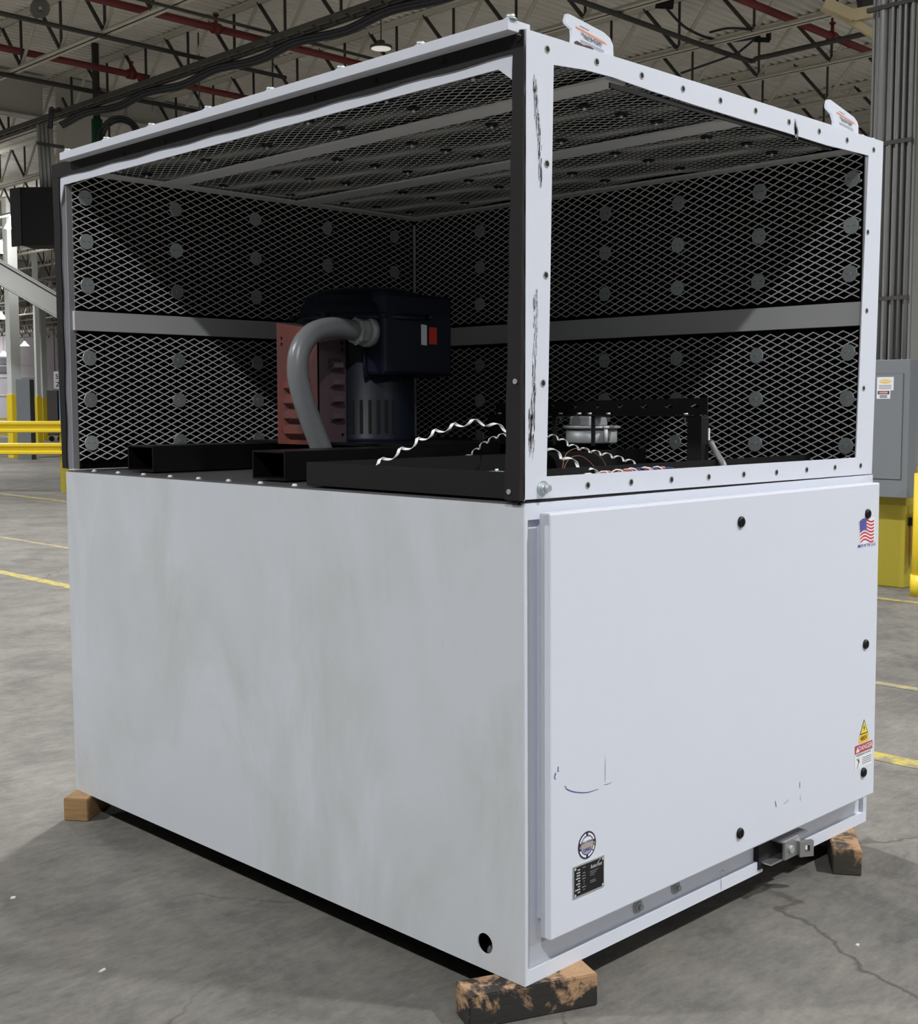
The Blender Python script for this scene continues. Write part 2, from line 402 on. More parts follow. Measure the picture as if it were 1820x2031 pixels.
# black box and conduits at left
t_ = Thing('wall_box', 'black metal electrical box hanging at the far left of the picture', 'electrical box', (6.05, 14.5, 3.6))
du = V((.68, -.73, 0)); dn = V((-.73, -.68, 0)); o0 = V((5.93, 14.60, 3.60))
bm = B()
for a0, a1, m_ in ((0, .42, 0),):
    p = [o0, o0+du*.43, o0+du*.43-dn*.4, o0-dn*.4]
    # rotated box
    q = [V(k) for k in p]; vb = [bm.verts.new(k) for k in q]; vt = [bm.verts.new(k+V((0, 0, .78))) for k in q]
    bm.faces.new(vb[::-1]); bm.faces.new(vt)
    for i in range(4): bm.faces.new((vb[i], vb[(i+1) % 4], vt[(i+1) % 4], vt[i]))
t_.part('case', bm, m_soot)
bm = B(); q = [o0-du*.01, o0-du*.20-dn*.12, o0-du*.20-dn*.15, o0-du*.01-dn*.03]
vb = [bm.verts.new(k) for k in q]; vt = [bm.verts.new(k+V((0, 0, .78))) for k in q]
bm.faces.new(vb[::-1]); bm.faces.new(vt)
for i in range(4): bm.faces.new((vb[i], vb[(i+1) % 4], vt[(i+1) % 4], vt[i]))
t_.part('side_panel', bm, m_soot)
for k in range(4):
    p = o0+du*(.22+.055*k)-dn*.2
    bm = B(); cyl(bm, (p.x, p.y, 4.38), (p.x-.02, p.y+.02, 5.25), .028, 8); t_.part('conduit', bm, m_pipegrey)
bm = B(); bx(bm, p.x-.22, p.x+.16, p.y-.02, p.y+.02, 4.95, 4.99); t_.part('strut', bm, m_jdark)
bm = B(); p = o0+du*.36-dn*.2; tube(bm, spline([(p.x, p.y, 5.2), (p.x+.02, p.y, 5.45), (6.75, 15.2, 5.62), (7.1, 15.7, 5.78)], 6), .035, 8); t_.part('cable', bm, m_cable)

# green post with a hose coil and its clutter
t_ = Thing('green_post', 'dark green post above the left end of the machine roof', 'post', (7.98, 16.2, 5))
bm = B(); cyl(bm, (7.98, 16.2, 4.6), (7.98, 16.2, 5.85), .085, 12); t_.part('pipe', bm, m_green)
bm = B(); cyl(bm, (7.98, 16.2, 5.85), (7.98, 16.2, ZD), .055, 12); t_.part('upper_sleeve', bm, m_jdark)
t_ = Thing('hose_coil', 'black hose coil hanging beside the dark green post', 'hose', (7.85, 15.5, 5.5))
for k in range(3):
    bm = B(); cx, cy = V((7.98, 15.5, 5.45)), .26+.03*k
    tube(bm, [cx+V((.69*cy*math.cos(a), -.72*cy*math.cos(a), cy*math.sin(a)))+V((-.02*k, -.02*k, 0)) for a in [2*math.pi*i/28 for i in range(29)]], .02, 6)
    t_.part('loop', bm, m_cable)
bm = B(); bar(bm, (8.25, 15.25, 5.62), (8.75, 14.95, 5.05), .12, .16); single('roof_brace', bm, m_girder, 'grey diagonal brace beside the hose coil', 'brace', (8.5, 15.1, 5.3))
bm = B(); bx(bm, 8.72, 8.86, 14.55, 14.66, 5.0, 5.75); cyl(bm, (8.8, 14.6, 5.75), (8.8, 14.6, ZD), .012, 6); single('hanging_box', bm, m_tray, 'dark box hanging over the machine roof at left', 'box', (8.8, 14.6, 5))
bm = B(); sp = [V((4.82, 11.7, 5.86))+V((.69*r*math.cos(a), -.72*r*math.cos(a), r*math.sin(a))) for i in range(60) for a in [i*.5] for r in [.03+.0014*i]]
tube(bm, sp, .012, 6); cyl(bm, (4.82, 11.7, 5.9), (4.82, 11.7, 6.3), .012, 6); single('hose_reel', bm, m_tray, 'small dark reel hanging at the upper left corner', 'reel', (4.8, 11.7, 5.8))
t_ = Thing('camera_bracket', 'dark bracket with a short arm below the third joist', 'bracket', (9.9, 13.6, 5.8))
bm = B(); bar(bm, (9.3, 13.55, 6.0), (9.95, 13.0, 5.93), .05, .05); cyl(bm, (9.35, 13.5, 6.0), (9.35, 13.5, ZD), .012, 6); t_.part('arm', bm, m_jdark)
bm = B(); bar(bm, (9.72, 13.3, 5.93), (9.98, 13.05, 5.93), .1, .12); t_.part('head', bm, m_tray)

# ------------------------------------------------------------------ high bay lamps
def lamp(x, y, label, group, light=True, z=6.2, up_=True):
    t_ = Thing('high_bay_lamp', label, 'lamp', (x, y, z), group)
    bm = B(); tube(bm, [(x, y, z), (x, y, z+.03), (x, y, z+.045), (x, y, z+.10)], [.15, .15, .06, .05], 24); t_.part('housing', bm, m_tray)
    bm = B(); cyl(bm, (x, y, z+.1), (x, y, ZD), .008, 6); t_.part('hanger', bm, m_jdark)
    bm = B(); poly(bm, circ(0, 0, .135, 24), (x, y, z-.004), X, Y); t_.part('lens', bm, m_lamp)
    if light:
        ld = bpy.data.lights.new('high_bay_light', 'AREA'); ld.shape = 'DISK'; ld.size = .27; ld.energy = LAMP_W; ld.color = (.975, .985, 1.0); ld.spread = math.radians(150)
        lo = bpy.data.objects.new('high_bay_light', ld); COL.objects.link(lo); lo.parent = t_.o; lo.location = (0, 0, -.012)
    if light and up_:  # upward fill light added to brighten the roof deck
        ld = bpy.data.lights.new('deck_fill_light', 'AREA'); ld.shape = 'DISK'; ld.size = .3; ld.energy = LAMP_W*.16; ld.color = (.975, .985, 1.0)
        lo = bpy.data.objects.new('deck_fill_light', ld); COL.objects.link(lo); lo.parent = t_.o; lo.location = (0, 0, -.1+.22); lo.rotation_euler = (math.pi, 0, 0)
    return t_
lamp(9.4, 11.14, 'round high bay lamp hanging above the machine roof edge', None, up_=False)
for i, j in [(i, j) for i in range(4) for j in range(-1, 4)] + [(4, 1), (4, 2)]:
    if (i, j) in ((2, 2), (2, 3), (3, 2), (3, 3), (4, 2)): continue
    lamp(-4.6+7*i, -3.7+7.42*j, 'unseen round high bay lamp added to light the far left', 'high bay lamps out of view')
for x_, y_ in ((9.4, 25.98), (9.4, 33.4), (16.4, 40.82), (16.4, 48.24), (23.4, 55.66), (23.4, 63.08), (30.4, 70.5), (30.4, 77.92), (2.4, 25.98), (30.4, 85.34), (36.9, 85.34), (23.4, 77.92)):  # extra lamps out of view, added to brighten the far left background
    lamp(x_, y_, 'unseen round high bay lamp added to light the far left', 'high bay lamps out of view')
def cone_lamp(x, y, z, r, label):
    t_ = Thing('cone_lamp', label, 'lamp', (x, y, z))
    bm = B(); tube(bm, [(x, y, z), (x, y, z+.22), (x, y, z+.34)], [r, r*.35, r*.15], 20); t_.part('shade', bm, m_lampon)
    bm = B(); cyl(bm, (x, y, z+.33), (x, y, ZD), .012, 6); t_.part('hanger', bm, m_jdark)
    if y > 80: return
    ld = bpy.data.lights.new('cone_light', 'POINT'); ld.energy = LAMP_W*.3; ld.shadow_soft_size = .2; ld.color = (1, .98, .97)
    lo = bpy.data.objects.new('cone_light', ld); COL.objects.link(lo); lo.parent = t_.o; lo.location = (0, 0, -.25)
cone_lamp(12.9, 29.6, 6.0, .18, 'lit cone lamp beside the black electrical box')
cone_lamp(15.0, 34.7, 6.0, .2, 'lit cone lamp just below the black electrical box')
cone_lamp(27.6, 62.0, 6.0, .26, 'lit cone lamp between the two white columns')
cone_lamp(41.0, 87.2, 5.9, .34, 'lit cone lamp close to the second white column')
cone_lamp(40.2, 89.0, 5.2, .45, 'lit cone lamp lowest against the far white wall')

# ------------------------------------------------------------------ left background on the floor
t_ = Thing('guard_rail', 'yellow steel guard rail with two beams at the left edge', 'guard rail', (7.76, 17.1, FZ))
A, D = V((7.76, 17.1, 0)), V((-.708, .706, 0)); nrm = V((-.706, -.708, 0))
for zc in (.73, 1.085):
    bm = B(); prof = [(-.095, 0), (-.08, .05), (-.045, .05), (-.02, 0), (.02, 0), (.045, .05), (.08, .05), (.095, 0)]
    r0 = []
    for e in (A, A+D*3.2):
        r0.append([bm.verts.new(e+nrm*(.03+d)+Z*(zc+h)) for h, d in prof]+[bm.verts.new(e+nrm*(.02+d)+Z*(zc+h)) for h, d in prof[::-1]])
    n = len(r0[0])
    for i in range(n): bm.faces.new((r0[0][i], r0[0][(i+1) % n], r0[1][(i+1) % n], r0[1][i]))
    bm.faces.new(r0[0]); bm.faces.new(r0[1][::-1]); RECALC.add('beam'); t_.part('beam', bm, m_yellow)
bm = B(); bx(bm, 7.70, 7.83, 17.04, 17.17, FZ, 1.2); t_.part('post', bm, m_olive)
t_ = Thing('electrical_cabinet', 'tall grey electrical cabinet behind the guard rail', 'cabinet', (13.15, 29.62, FZ))
bm = B(); bar(bm, (13.15, 29.62, FZ), (13.15, 29.62, 2.12), .36, .36, hint=V((1, 1, 0))); t_.part('case', bm, m_cabgrey)
bm = B(); bar(bm, (13.10, 29.45, .95), (13.10, 29.45, 1.1), .03, .03); t_.part('handle', bm, m_cabgrey2)
t_ = Thing('electrical_cabinet', 'grey control cabinet cut by the left edge of the picture', 'cabinet', (12.95, 31.75, FZ))
bm = B(); bar(bm, (12.95, 31.75, FZ), (12.95, 31.75, 2.2), .5, .4, hint=V((1, 1, 0))); t_.part('case', bm, m_cabgrey)
bm = B(); cyl(bm, (13.05, 31.7, 2.2), (13.05, 31.7, 6.9), .06, 8); cyl(bm, (12.9, 31.8, 2.2), (12.9, 31.8, 6.9), .06, 8); t_.part('conduit', bm, m_pipegrey)
t_ = Thing('dark_cabinet', 'dark brown cabinet on casters beyond the guard rail', 'cabinet', (21.7, 45.2, FZ))
bm = B(); bar(bm, (21.85, 45.2, .25), (21.85, 45.2, 2.05), .42, .4, hint=V((1, 1, 0))); t_.part('case', bm, M('dark_brown', (.07, .06, .055), .6))
for k in (-1, 1):
    bm = B(); cyl(bm, (21.85+k*.12, 45.1-k*.12, .13), (21.8+k*.12, 45.0-k*.12, .13), .11, 12); t_.part('caster', bm, m_black)
# workshop sign
t_ = Thing('hanging_sign', 'white sign with black letters beside the left edge of the machine', 'sign', (17.2, 35.7, 2.0))
so = V((17.13, 35.80, 2.26)); su = V((.708, -.706, 0))
bm = B(); bar(bm, so+su*0+Z*-.28, so+su*0+Z*.27, .06, .001); bm.free()
bm = B(); p = [so-su*.03, so+su*.95, so+su*.95-nrm*.03, so-su*.03-nrm*.03]
vb = [bm.verts.new(k-Z*.28) for k in p]; vt = [bm.verts.new(k+Z*.27) for k in p]
bm.faces.new(vb[::-1]); bm.faces.new(vt)
for i in range(4): bm.faces.new((vb[i], vb[(i+1) % 4], vt[(i+1) % 4], vt[i]))
t_.part('board', bm, m_whitelab)
bm = B(); text(bm, '5S', .21, so+nrm*.006+su*.03+Z*.10, su, Z, 0, 'LEFT'); text(bm, 'ZONE', .21, so+nrm*.006+su*.03-Z*.15, su, Z, 0, 'LEFT'); t_.part('lettering', bm, m_ink)
bm = B(); cyl(bm, so+su*.02+Z*.27, so+su*.02+Z*4.7, .012, 6); cyl(bm, so+su*.9+Z*.27, so+su*.9+Z*4.7, .012, 6); t_.part('hanger', bm, m_jdark)
# machine and workbench beyond
t_ = Thing('workshop_machine', 'dark blue machine with a yellow drum beyond the guard rail', 'machine', (26.5, 55, FZ))
mo = V((25.9, 55.9, 0)); mu = V((.708, -.706, 0))
def obox(bm, a0, a1, d0, d1, z0, z1, mi=0):
    p = [mo+mu*a0-nrm*d0, mo+mu*a1-nrm*d0, mo+mu*a1-nrm*d1, mo+mu*a0-nrm*d1]
    vb = [bm.verts.new(k+Z*z0) for k in p]; vt = [bm.verts.new(k+Z*z1) for k in p]
    bm.faces.new(vb[::-1]).material_index = mi; bm.faces.new(vt).material_index = mi
    for i in range(4): bm.faces.new((vb[i], vb[(i+1) % 4], vt[(i+1) % 4], vt[i])).material_index = mi
bm = B(); obox(bm, -.4, .75, 0, .6, .55, .8); t_.part('bench_top', bm, m_column)
bm = B()
for a in (-.35, .1, .6): obox(bm, a, a+.08, .1, .5, FZ, .55)
t_.part('leg', bm, m_cabgrey2)
bm = B(); obox(bm, -.05, .4, .1, .5, .8, 1.25); obox(bm, .3, .7, .1, .5, 1.1, 1.55); t_.part('body', bm, m_bluewire)
bm = B(); p = mo+mu*-.15+Z*1.2; cyl(bm, p, p-nrm*.4, .16, 14); t_.part('drum', bm, m_amber)
bm = B(); p = mo+mu*.6+Z*1.55; cyl(bm, p, p-nrm*.3, .14, 14); t_.part('reel', bm, m_redwire)
bm = B(); p = mo+mu*.2+Z*1.42; cyl(bm, p, p-nrm*.4, .1, 12); t_.part('cover', bm, m_white)
t_ = Thing('barrier_post', 'yellow barrier post with rails behind the lower guard beam', 'barrier', (16.9, 36.2, FZ))
bm = B(); bx(bm, 16.35, 16.5, 36.3, 36.45, FZ, 1.05); t_.part('post', bm, m_yellow)
bm = B(); bar(bm, (15.6, 37.1, .52), (16.42, 36.38, .52), .04, .06); bar(bm, (15.6, 37.1, 1.02), (16.42, 36.38, 1.02), .04, .06); t_.part('rail', bm, m_yellow)
bm = B(); bx(bm, 7.69, 7.83, 17.10, 17.12, 1.2, 1.78); single('notice_board', bm, [M('sky_blue', (.2, .42, .7), .5)], 'light blue notice on top of the guard rail end post', 'notice', (7.76, 17.11, 1.2))
t_ = Thing('wall_sign', 'pair of small dark notices high on the far white wall', 'notice', (41, 89.9, 4.3))
for z in (3.95, 4.6):
    bm = B(); bx(bm, 40.2, 41.3, 89.9, 89.95, z, z+.5); t_.part('notice', bm, m_greyink)

# ------------------------------------------------------------------ right background: column with panel
t_ = Thing('building_column', 'grey building column with yellow base at the right edge', 'column', (7.25, 2.7, FZ))
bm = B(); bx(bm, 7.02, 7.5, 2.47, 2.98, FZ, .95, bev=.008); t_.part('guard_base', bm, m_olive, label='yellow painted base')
bm = B(); bx(bm, 7.02, 7.5, 2.47, 2.68, .95, ZD-.02)
for k in range(6): bx(bm, 6.995, 7.02, 2.475+k*.036, 2.493+k*.036, .95, ZD-.02)
t_.part('ribbed_shaft', bm, m_colgrey)
bm = B(); bx(bm, 7.3, 7.5, 2.72, 2.98, .95, ZD-.02); t_.part('shaft', bm, m_colgrey)
t_ = Thing('conduit_run', 'grey conduits climbing the column above the electrical panel', 'conduit', (6.95, 2.7, 1.76))
bm = B(); cyl(bm, (7.0, 2.735, 1.76), (7.0, 2.735, 6.9), .032, 14); t_.part('pipe', bm, m_pipegrey, label='thick grey pipe')
for y_, x_, r_ in ((2.84, 7.05, .012), (2.80, 7.05, .012), (2.655, 6.978, .013), (2.60, 6.978, .013), (2.555, 6.978, .013), (2.50, 6.978, .013)):
    bm = B(); cyl(bm, (x_, y_, 1.76), (x_, y_, 6.9), r_, 10); t_.part('pipe', bm, m_pipegrey)
for z in (2.2, 3.35, 4.35):
    bm = B(); bx(bm, 6.96, 6.994, 2.48, 2.86, z, z+.03); t_.part('strut_clamp', bm, m_jdark)
t_ = Thing('breaker_box', 'grey electrical panel with warning labels on the column', 'electrical panel', (6.95, 2.6, .72))
bm = B(); bx(bm, 6.87, 7.02, 2.395, 2.85, .722, 1.752, bev=.004); t_.part('case', bm, m_cabgrey)
bm = B(); bx(bm, 6.862, 6.87, 2.445, 2.82, .86, 1.643, bev=.002); pd = t_.part('door', bm, m_cabgrey)
bm = B(); bx(bm, 6.866, 6.8695, 2.441, 2.824, .856, 1.647); t_.part('door_gap', bm, m_cabgrey2)
nX = V((0, -1, 0))
bm = B(); o = V((6.8612, 2.583, 1.573)); poly(bm, [(-.066, -.05), (.066, -.05), (.066, .05), (-.066, .05)], o, nX, Z, 0)
poly(bm, circ(0, .017, .05, 20, .015), o+V((-.0004, 0, 0)), nX, Z, 1); text(bm, 'WARNING', .02, o+V((-.0008, 0, .017)), nX, Z, 0)
for k in range(3): poly(bm, [(-.05, -.01-.012*k), (.05, -.01-.012*k), (.05, -.015-.012*k), (-.05, -.015-.012*k)], o+V((-.0004, 0, 0)), nX, Z, 2)
t_.part('warning_label', bm, [m_whitelab, m_amber, m_greyink])
bm = B(); o = V((6.8612, 2.595, 1.492)); poly(bm, [(-.054, -.031), (.054, -.031), (.054, .031), (-.054, .031)], o, nX, Z, 0)
poly(bm, [(-.046, .002), (.046, .002), (.046, .027), (-.046, .027)], o+V((-.0004, 0, 0)), nX, Z, 2)
poly(bm, circ(0, .0145, .04, 20, .01), o+V((-.0008, 0, 0)), nX, Z, 1); text(bm, 'DANGER', .017, o+V((-.0012, 0, .0145)), nX, Z, 0)
for k in range(2): poly(bm, [(-.03, -.006-.011*k), (.03, -.006-.011*k), (.03, -.012-.011*k), (-.03, -.012-.011*k)], o+V((-.0004, 0, 0)), nX, Z, 2)
t_.part('danger_label', bm, [m_whitelab, m_dred, m_ink])
t_ = Thing('fire_extinguisher', 'red fire extinguisher hung on the column side at the right edge', 'fire extinguisher', (7.1, 2.39, .25))
bm = B(); tube(bm, [(7.09, 2.39, .25), (7.09, 2.39, .262), (7.09, 2.39, .60), (7.09, 2.39, .64), (7.09, 2.39, .66)], [.045, .055, .055, .035, .018], 18); t_.part('cylinder', bm, m_ext)
bm = B(); cyl(bm, (7.09, 2.39, .66), (7.09, 2.39, .71), .02, 10); bar(bm, (7.09, 2.39, .70), (7.02, 2.38, .73), .02, .012); t_.part('valve', bm, m_black)
bm = B(); tube(bm, spline([(7.09, 2.37, .69), (7.04, 2.33, .62), (7.04, 2.33, .45), (7.04, 2.34, .36)], 5), .012, 8); t_.part('hose', bm, m_black)
bm = B(); bx(bm, 7.06, 7.12, 2.43, 2.47, .5, .56); t_.part('bracket', bm, m_black)
bm = B(); poly(bm, [(-.02, -.05), (.02, -.05), (.02, .05), (-.02, .05)], (7.045, 2.352, .52), V((.707, -.707, 0)), Z, 0); t_.part('label', bm, m_whitelab)
bm = B(); cyl(bm, (6.735, 2.215, FZ), (6.735, 2.215, .92), .058, 18); cyl(bm, (6.735, 2.215, FZ), (6.735, 2.215, .18), .066, 18)
single('bollard', bm, m_yellow, 'orange yellow steel post at the right edge of the picture', 'bollard', (6.8, 2.165, FZ))

# upper right: crane beams, cable loops
t_ = Thing('crane_frame', 'cream steel crane frame with a dark motor at upper right', 'crane', (11.8, 5.3, 5.9))
RECALC.add('beam_arm')
bm = B(); bar(bm, (11.42, 5.73, 6.02), (11.64, 5.47, 5.86), .15, .12); t_.part('beam_arm', bm, m_cream)
bm = B(); bar(bm, (11.62, 5.49, 5.87), (12.45, 4.64, 6.09), .13, .13); t_.part('beam_arm', bm, m_cream)
bm = B(); bar(bm, (11.46, 5.66, 5.97), (11.90, 5.19, 5.57), .05, .09); t_.part('brace', bm, m_cream)
bm = B(); bar(bm, (11.73, 5.45, 6.06), (12.30, 4.84, 6.20), .2, .2); t_.part('motor', bm, m_black)
bm = B(); cyl(bm, (11.95, 5.2, 6.1), (11.95, 5.2, ZD), .015, 6); t_.part('hanger', bm, m_jdark)
t_ = Thing('cable_festoon', 'black cable loops hanging from a small bracket at upper right', 'cable', (13, 7.8, 6.3))
bm = B(); tube(bm, spline([(12.3, 8.62, 6.83), (12.49, 8.39, 6.53), (12.77, 8.09, 6.36), (13.07, 7.8, 6.37), (13.22, 7.66, 6.45)], 8), .018, 8); t_.part('cable', bm, m_cable)
bm = B(); tube(bm, spline([(13.2, 7.66, 6.45), (13.05, 7.82, 6.26), (12.9, 7.93, 6.15), (12.4, 8.4, 5.91)], 8), .016, 8); t_.part('cable', bm, m_cable)
bm = B(); tube(bm, spline([(12.7, 8.15, 6.46), (12.9, 7.98, 6.52), (13.1, 7.78, 6.5), (13.22, 7.66, 6.44)], 8), .016, 8); t_.part('cable', bm, m_cable)
bm = B(); bar(bm, (13.17, 7.71, 6.36), (13.17, 7.71, 6.56), .05, .05); bar(bm, (13.15, 7.73, 6.37), (13.29, 7.58, 6.36), .06, .05); bar(bm, (13.28, 7.59, 6.36), (13.28, 7.59, 6.47), .05, .05); t_.part('bracket', bm, m_black)
bm = B(); bar(bm, (12.22, 8.7, 6.86), (12.38, 8.52, 6.84), .1, .1); t_.part('junction_box', bm, m_black)

# ------------------------------------------------------------------ floor markings
def line(p, q, w_, mat, label):
    bm = B(); p, q = V(p), V(q); d = (q-p).normalized(); s = V((-d.y, d.x, 0))*w_/2; n = 40
    for k in range(n):
        a, b = p.lerp(q, k/n), p.lerp(q, (k+1)/n)
        bm.faces.new([bm.verts.new(v_+Z*(FZ+.0015)) for v_ in (a-s, b-s, b+s, a+s)])
    ob = single('floor_line', bm, mat, label, 'floor marking', (p.x, p.y, FZ))
line((2.575, -1, 0), (2.62, 14, 0), .11, m_tape, 'yellow painted floor line nearest the machine')
line((3.81, -1, 0), (3.90, 16, 0), .07, m_tapef, 'faded yellow floor line, second from the machine')
line((6.36, 0, 0), (6.92, 20, 0), .09, m_tape, 'yellow floor line past the foot of the grey column')
for k in range(9):
    px, py = [(-.9, 1.8), (-.55, .9), (.9, -.35), (1.6, -.7), (-.8, 2.4), (2.9, 1.7), (1.9, -.2), (2.2, .6), (-.5, 1.5)][k]
    bm = B(); r = .007+.005*random.random(); rr = [(r*random.uniform(.4, 1.5)*math.cos(a), r*random.uniform(.3, .9)*math.sin(a)) for a in [k2*1.047 for k2 in range(6)]]
    vb = [bm.verts.new((px+a, py+b, FZ)) for a, b in rr]; vt = [bm.verts.new((px+a*.8, py+b*.8, FZ+.003)) for a, b in rr]
    bm.faces.new(vt)
    for i in range(6): bm.faces.new((vb[i], vb[(i+1) % 6], vt[(i+1) % 6], vt[i]))
    single('debris_chip', bm, m_column, 'pale chip of debris lying on the concrete floor', 'debris', (px, py, FZ), 'debris chips on the floor')

# ================================================================== the machine
W_, D_, ZB, ZM, ZT = 1.608, 2.087, .10, 1.200, 2.216
# ------------------------------------------------------------------ timber blocks
def block(pts, z0, z1, mat, label):
    bm = B(); vb = [bm.verts.new((x, y, z0)) for x, y in pts]; vt = [bm.verts.new((x, y, z1)) for x, y in pts]
    bm.faces.new(vb[::-1]); bm.faces.new(vt)
    for i in range(4): bm.faces.new((vb[i], vb[(i+1) % 4], vt[(i+1) % 4], vt[i]))
    bmesh.ops.recalc_face_normals(bm, faces=list(bm.faces)); bmesh.ops.bevel(bm, geom=list(bm.edges), offset=.003, segments=2, affect='EDGES')
    cx = sum(p[0] for p in pts)/4; cy = sum(p[1] for p in pts)/4
    single('timber_block', bm, mat, label, 'timber block', (cx, cy, z0), 'timber blocks under the machine')
block([(-.124, .048), (.172, -.080), (.205, -.003), (-.088, .128)], FZ, ZB-.0005, m_wood1, 'charred timber block under the near corner of the machine')
block([(1.306, -.058), (1.350, -.128), (1.63, .06), (1.586, .13)], FZ, ZB-.0005, m_wood3, 'weathered timber block under the right corner of the machine')
block([(-.079, 2.018), (-.027, 1.950), (.15, 2.085), (.098, 2.153)], FZ, ZB-.0005, m_wood2, 'clean brown timber block under the far left corner')

# ------------------------------------------------------------------ lower cabinet
cab = Thing('equipment_cabinet', 'white steel base cabinet of the big machine standing on timber blocks', 'machine cabinet', (.8, 1.04, ZB)); cab.shear = .007
bm = B()
plate(bm, [(0, ZB), (D_, ZB), (D_, ZM-.004), (0, ZM-.004)], [circ(.126, .163, .0245, 24)], (.004, 0, 0), Y, Z, -.004)   # left sheet with hole
side = cab.part('side_panel', bm, m_panel)
bm = B(); cyl(bm, (.03, .126, .128), (.12, .126, .128), .022, 16); cab.part('drain_stub', bm, m_fit)
bm = B()
bx(bm, .0042, .013, 0, .013, ZB, ZM); bx(bm, 1.586, W_, 0, .013, ZB, ZM); bx(bm, .013, 1.586, 0, .013, 1.163, ZM)
bx(bm, .013, 1.00, 0, .013, ZB, .134); bx(bm, 1.235, 1.586, 0, .013, ZB, .134)
bm.verts.ensure_lookup_table()
cab.part('front_rim', bm, m_white)
bm = B(); bx(bm, .005, 1.60, .0132, .017, ZB+.001, 1.17); cab.part('front_recess', bm, m_white)
bm = B(); bx(bm, W_-.004, W_, .013, D_, ZB, ZM-.004); bx(bm, .004, W_-.004, D_-.004, D_, ZB, ZM-.004); cab.part('back_panel', bm, m_white)
bm = B(); bx(bm, .0045, W_-.0045, .0175, D_-.0045, ZB+.002, ZB+.008); cab.part('base_plate', bm, m_black)
bm = B(); bx(bm, .012, W_-.012, .02, D_-.012, 1.192, 1.2005); bx(bm, .002, .012, .02, D_-.012, 1.196, 1.2); cab.part('top_deck', bm, M('deck_grey', (.10, .10, .105), .3))
for k in range(9):
    y_ = .86+.155*k
    bm = B(); cyl(bm, (.028, y_, 1.2), (.028, y_, 1.206), .006, 8); cyl(bm, (.028, y_, 1.2), (.028, y_, 1.202), .009, 10); cab.part('deck_bolt', bm, m_whitelab)
# front bolts, stains
for x_, z_ in ((.434, .160), (.596, .164)):
    bm = B(); cyl(bm, (x_, .0132, z_), (x_, .004, z_), .0135, 6); cyl(bm, (x_, .0132, z_), (x_, .009, z_), .018, 16); cyl(bm, (x_, .004, z_), (x_, -.004, z_), .007, 10); cab.part('hex_bolt', bm, m_fit)
# door
bm = B(); bx(bm, .036, 1.567, -.045, -.012, .209, 1.179, bev=.0045); door = cab.part('door', bm, m_white)
bm = B(); bx(bm, .06, 1.54, -.012, .0132, .24, 1.15); cab.part('door_gasket', bm, m_white)
for x_, z_ in ((.796, 1.110), (1.489, 1.088), (1.491, .690), (1.493, .292), (.807, .270)):
    bm = B(); tube(bm, [(x_, -.045, z_), (x_, -.050, z_), (x_, -.053, z_)], [.0145, .0145, .011], 20); bx(bm, x_-.002, x_+.002, -.0545, -.053, z_-.008, z_+.008)
    cab.part('latch', bm, m_black, door)
YF = -.0456
def dec(o): return V((o[0], YF, o[1]))
# flag decal
bm = B(); n = 16; fx0, fx1, fz0, fz1 = 1.440, 1.532, 1.002, 1.068
def fpt(a, b, off=0): return V((fx0+(fx1-fx0)*a+.010*(1-b)*(1-a), YF-off, fz0+(fz1-fz0)*b+.0065*math.sin(a*5.6)+.004*a))
f = [bm.verts.new(fpt(-.04, 1.08)), bm.verts.new(fpt(-.04, -.22)), bm.verts.new(fpt(1.05, -.22)), bm.verts.new(fpt(1.05, 1.08))]; bm.faces.new(f).material_index = 0
for s in range(13):
    b0, b1 = s/13, (s+1)/13
    if s % 2 == 0:
        for k in range(n):
            q = [fpt(k/n, b0, .0003), fpt((k+1)/n, b0, .0003), fpt((k+1)/n, b1, .0003), fpt(k/n, b1, .0003)]
            bm.faces.new([bm.verts.new(p) for p in q]).material_index = 1
for k in range(n):
    q = [fpt(k/n*.46, .46, .0006), fpt((k+1)/n*.46, .46, .0006), fpt((k+1)/n*.46, 1, .0006), fpt(k/n*.46, 1, .0006)]
    bm.faces.new([bm.verts.new(p) for p in q]).material_index = 2
for r in range(5):
    for k in range(6):
        p = fpt(.035+k*.075+(.0 if r % 2 == 0 else .02), .51+.105*r, .0009); poly(bm, circ(0, 0, .0011, 5), p, X, Z, 0)
text(bm, 'MADE IN THE U.S.A.', .0125, (1.489, YF-.0006, .9935), X, V((0, 0, 1)), 2)
cab.part('flag_decal', bm, [m_whitelab, m_flagred, m_flagblue], door)
# voltage and danger decals
bm = B(); o = (1.4935, YF, .412)
poly(bm, [(-.026, 0), (.026, 0), (0, .046)], o, X, Z, 1); poly(bm, [(-.021, .003), (.021, .003), (0, .0405)], (o[0], YF-.0003, o[2]), X, Z, 0)
poly(bm, [(.003, .031), (-.006, .017), (-.0005, .017), (-.003, .006), (.006, .020), (.0008, .020)], (o[0], YF-.0006, o[2]), X, Z, 1)
cab.part('voltage_triangle', bm, [m_yel, m_ink], door)
bm = B(); poly(bm, [(-.030, -.026), (.030, -.026), (.030, -.001), (-.030, -.001)], o, X, Z, 0); text(bm, '480V', .021, (o[0], YF-.0004, .3985), X, Z, 1); cab.part('voltage_label', bm, [m_amber, m_ink], door)
bm = B(); poly(bm, [(-.055, -.104), (.055, -.104), (.055, -.029), (-.055, -.029)], o, X, Z, 0)
poly(bm, [(-.055, -.055), (.055, -.055), (.055, -.029), (-.055, -.029)], (o[0], YF-.0003, o[2]), X, Z, 1)
text(bm, 'DANGER', .0215, (o[0]+.010, YF-.0006, .370), X, Z, 0)
poly(bm, [(-.049, -.051), (-.031, -.051), (-.040, -.033)], (o[0], YF-.0006, o[2]), X, Z, 0)
text(bm, 'HAZARDOUS VOLTAGE', .0085, (o[0], YF-.0004, .351), X, Z, 2)
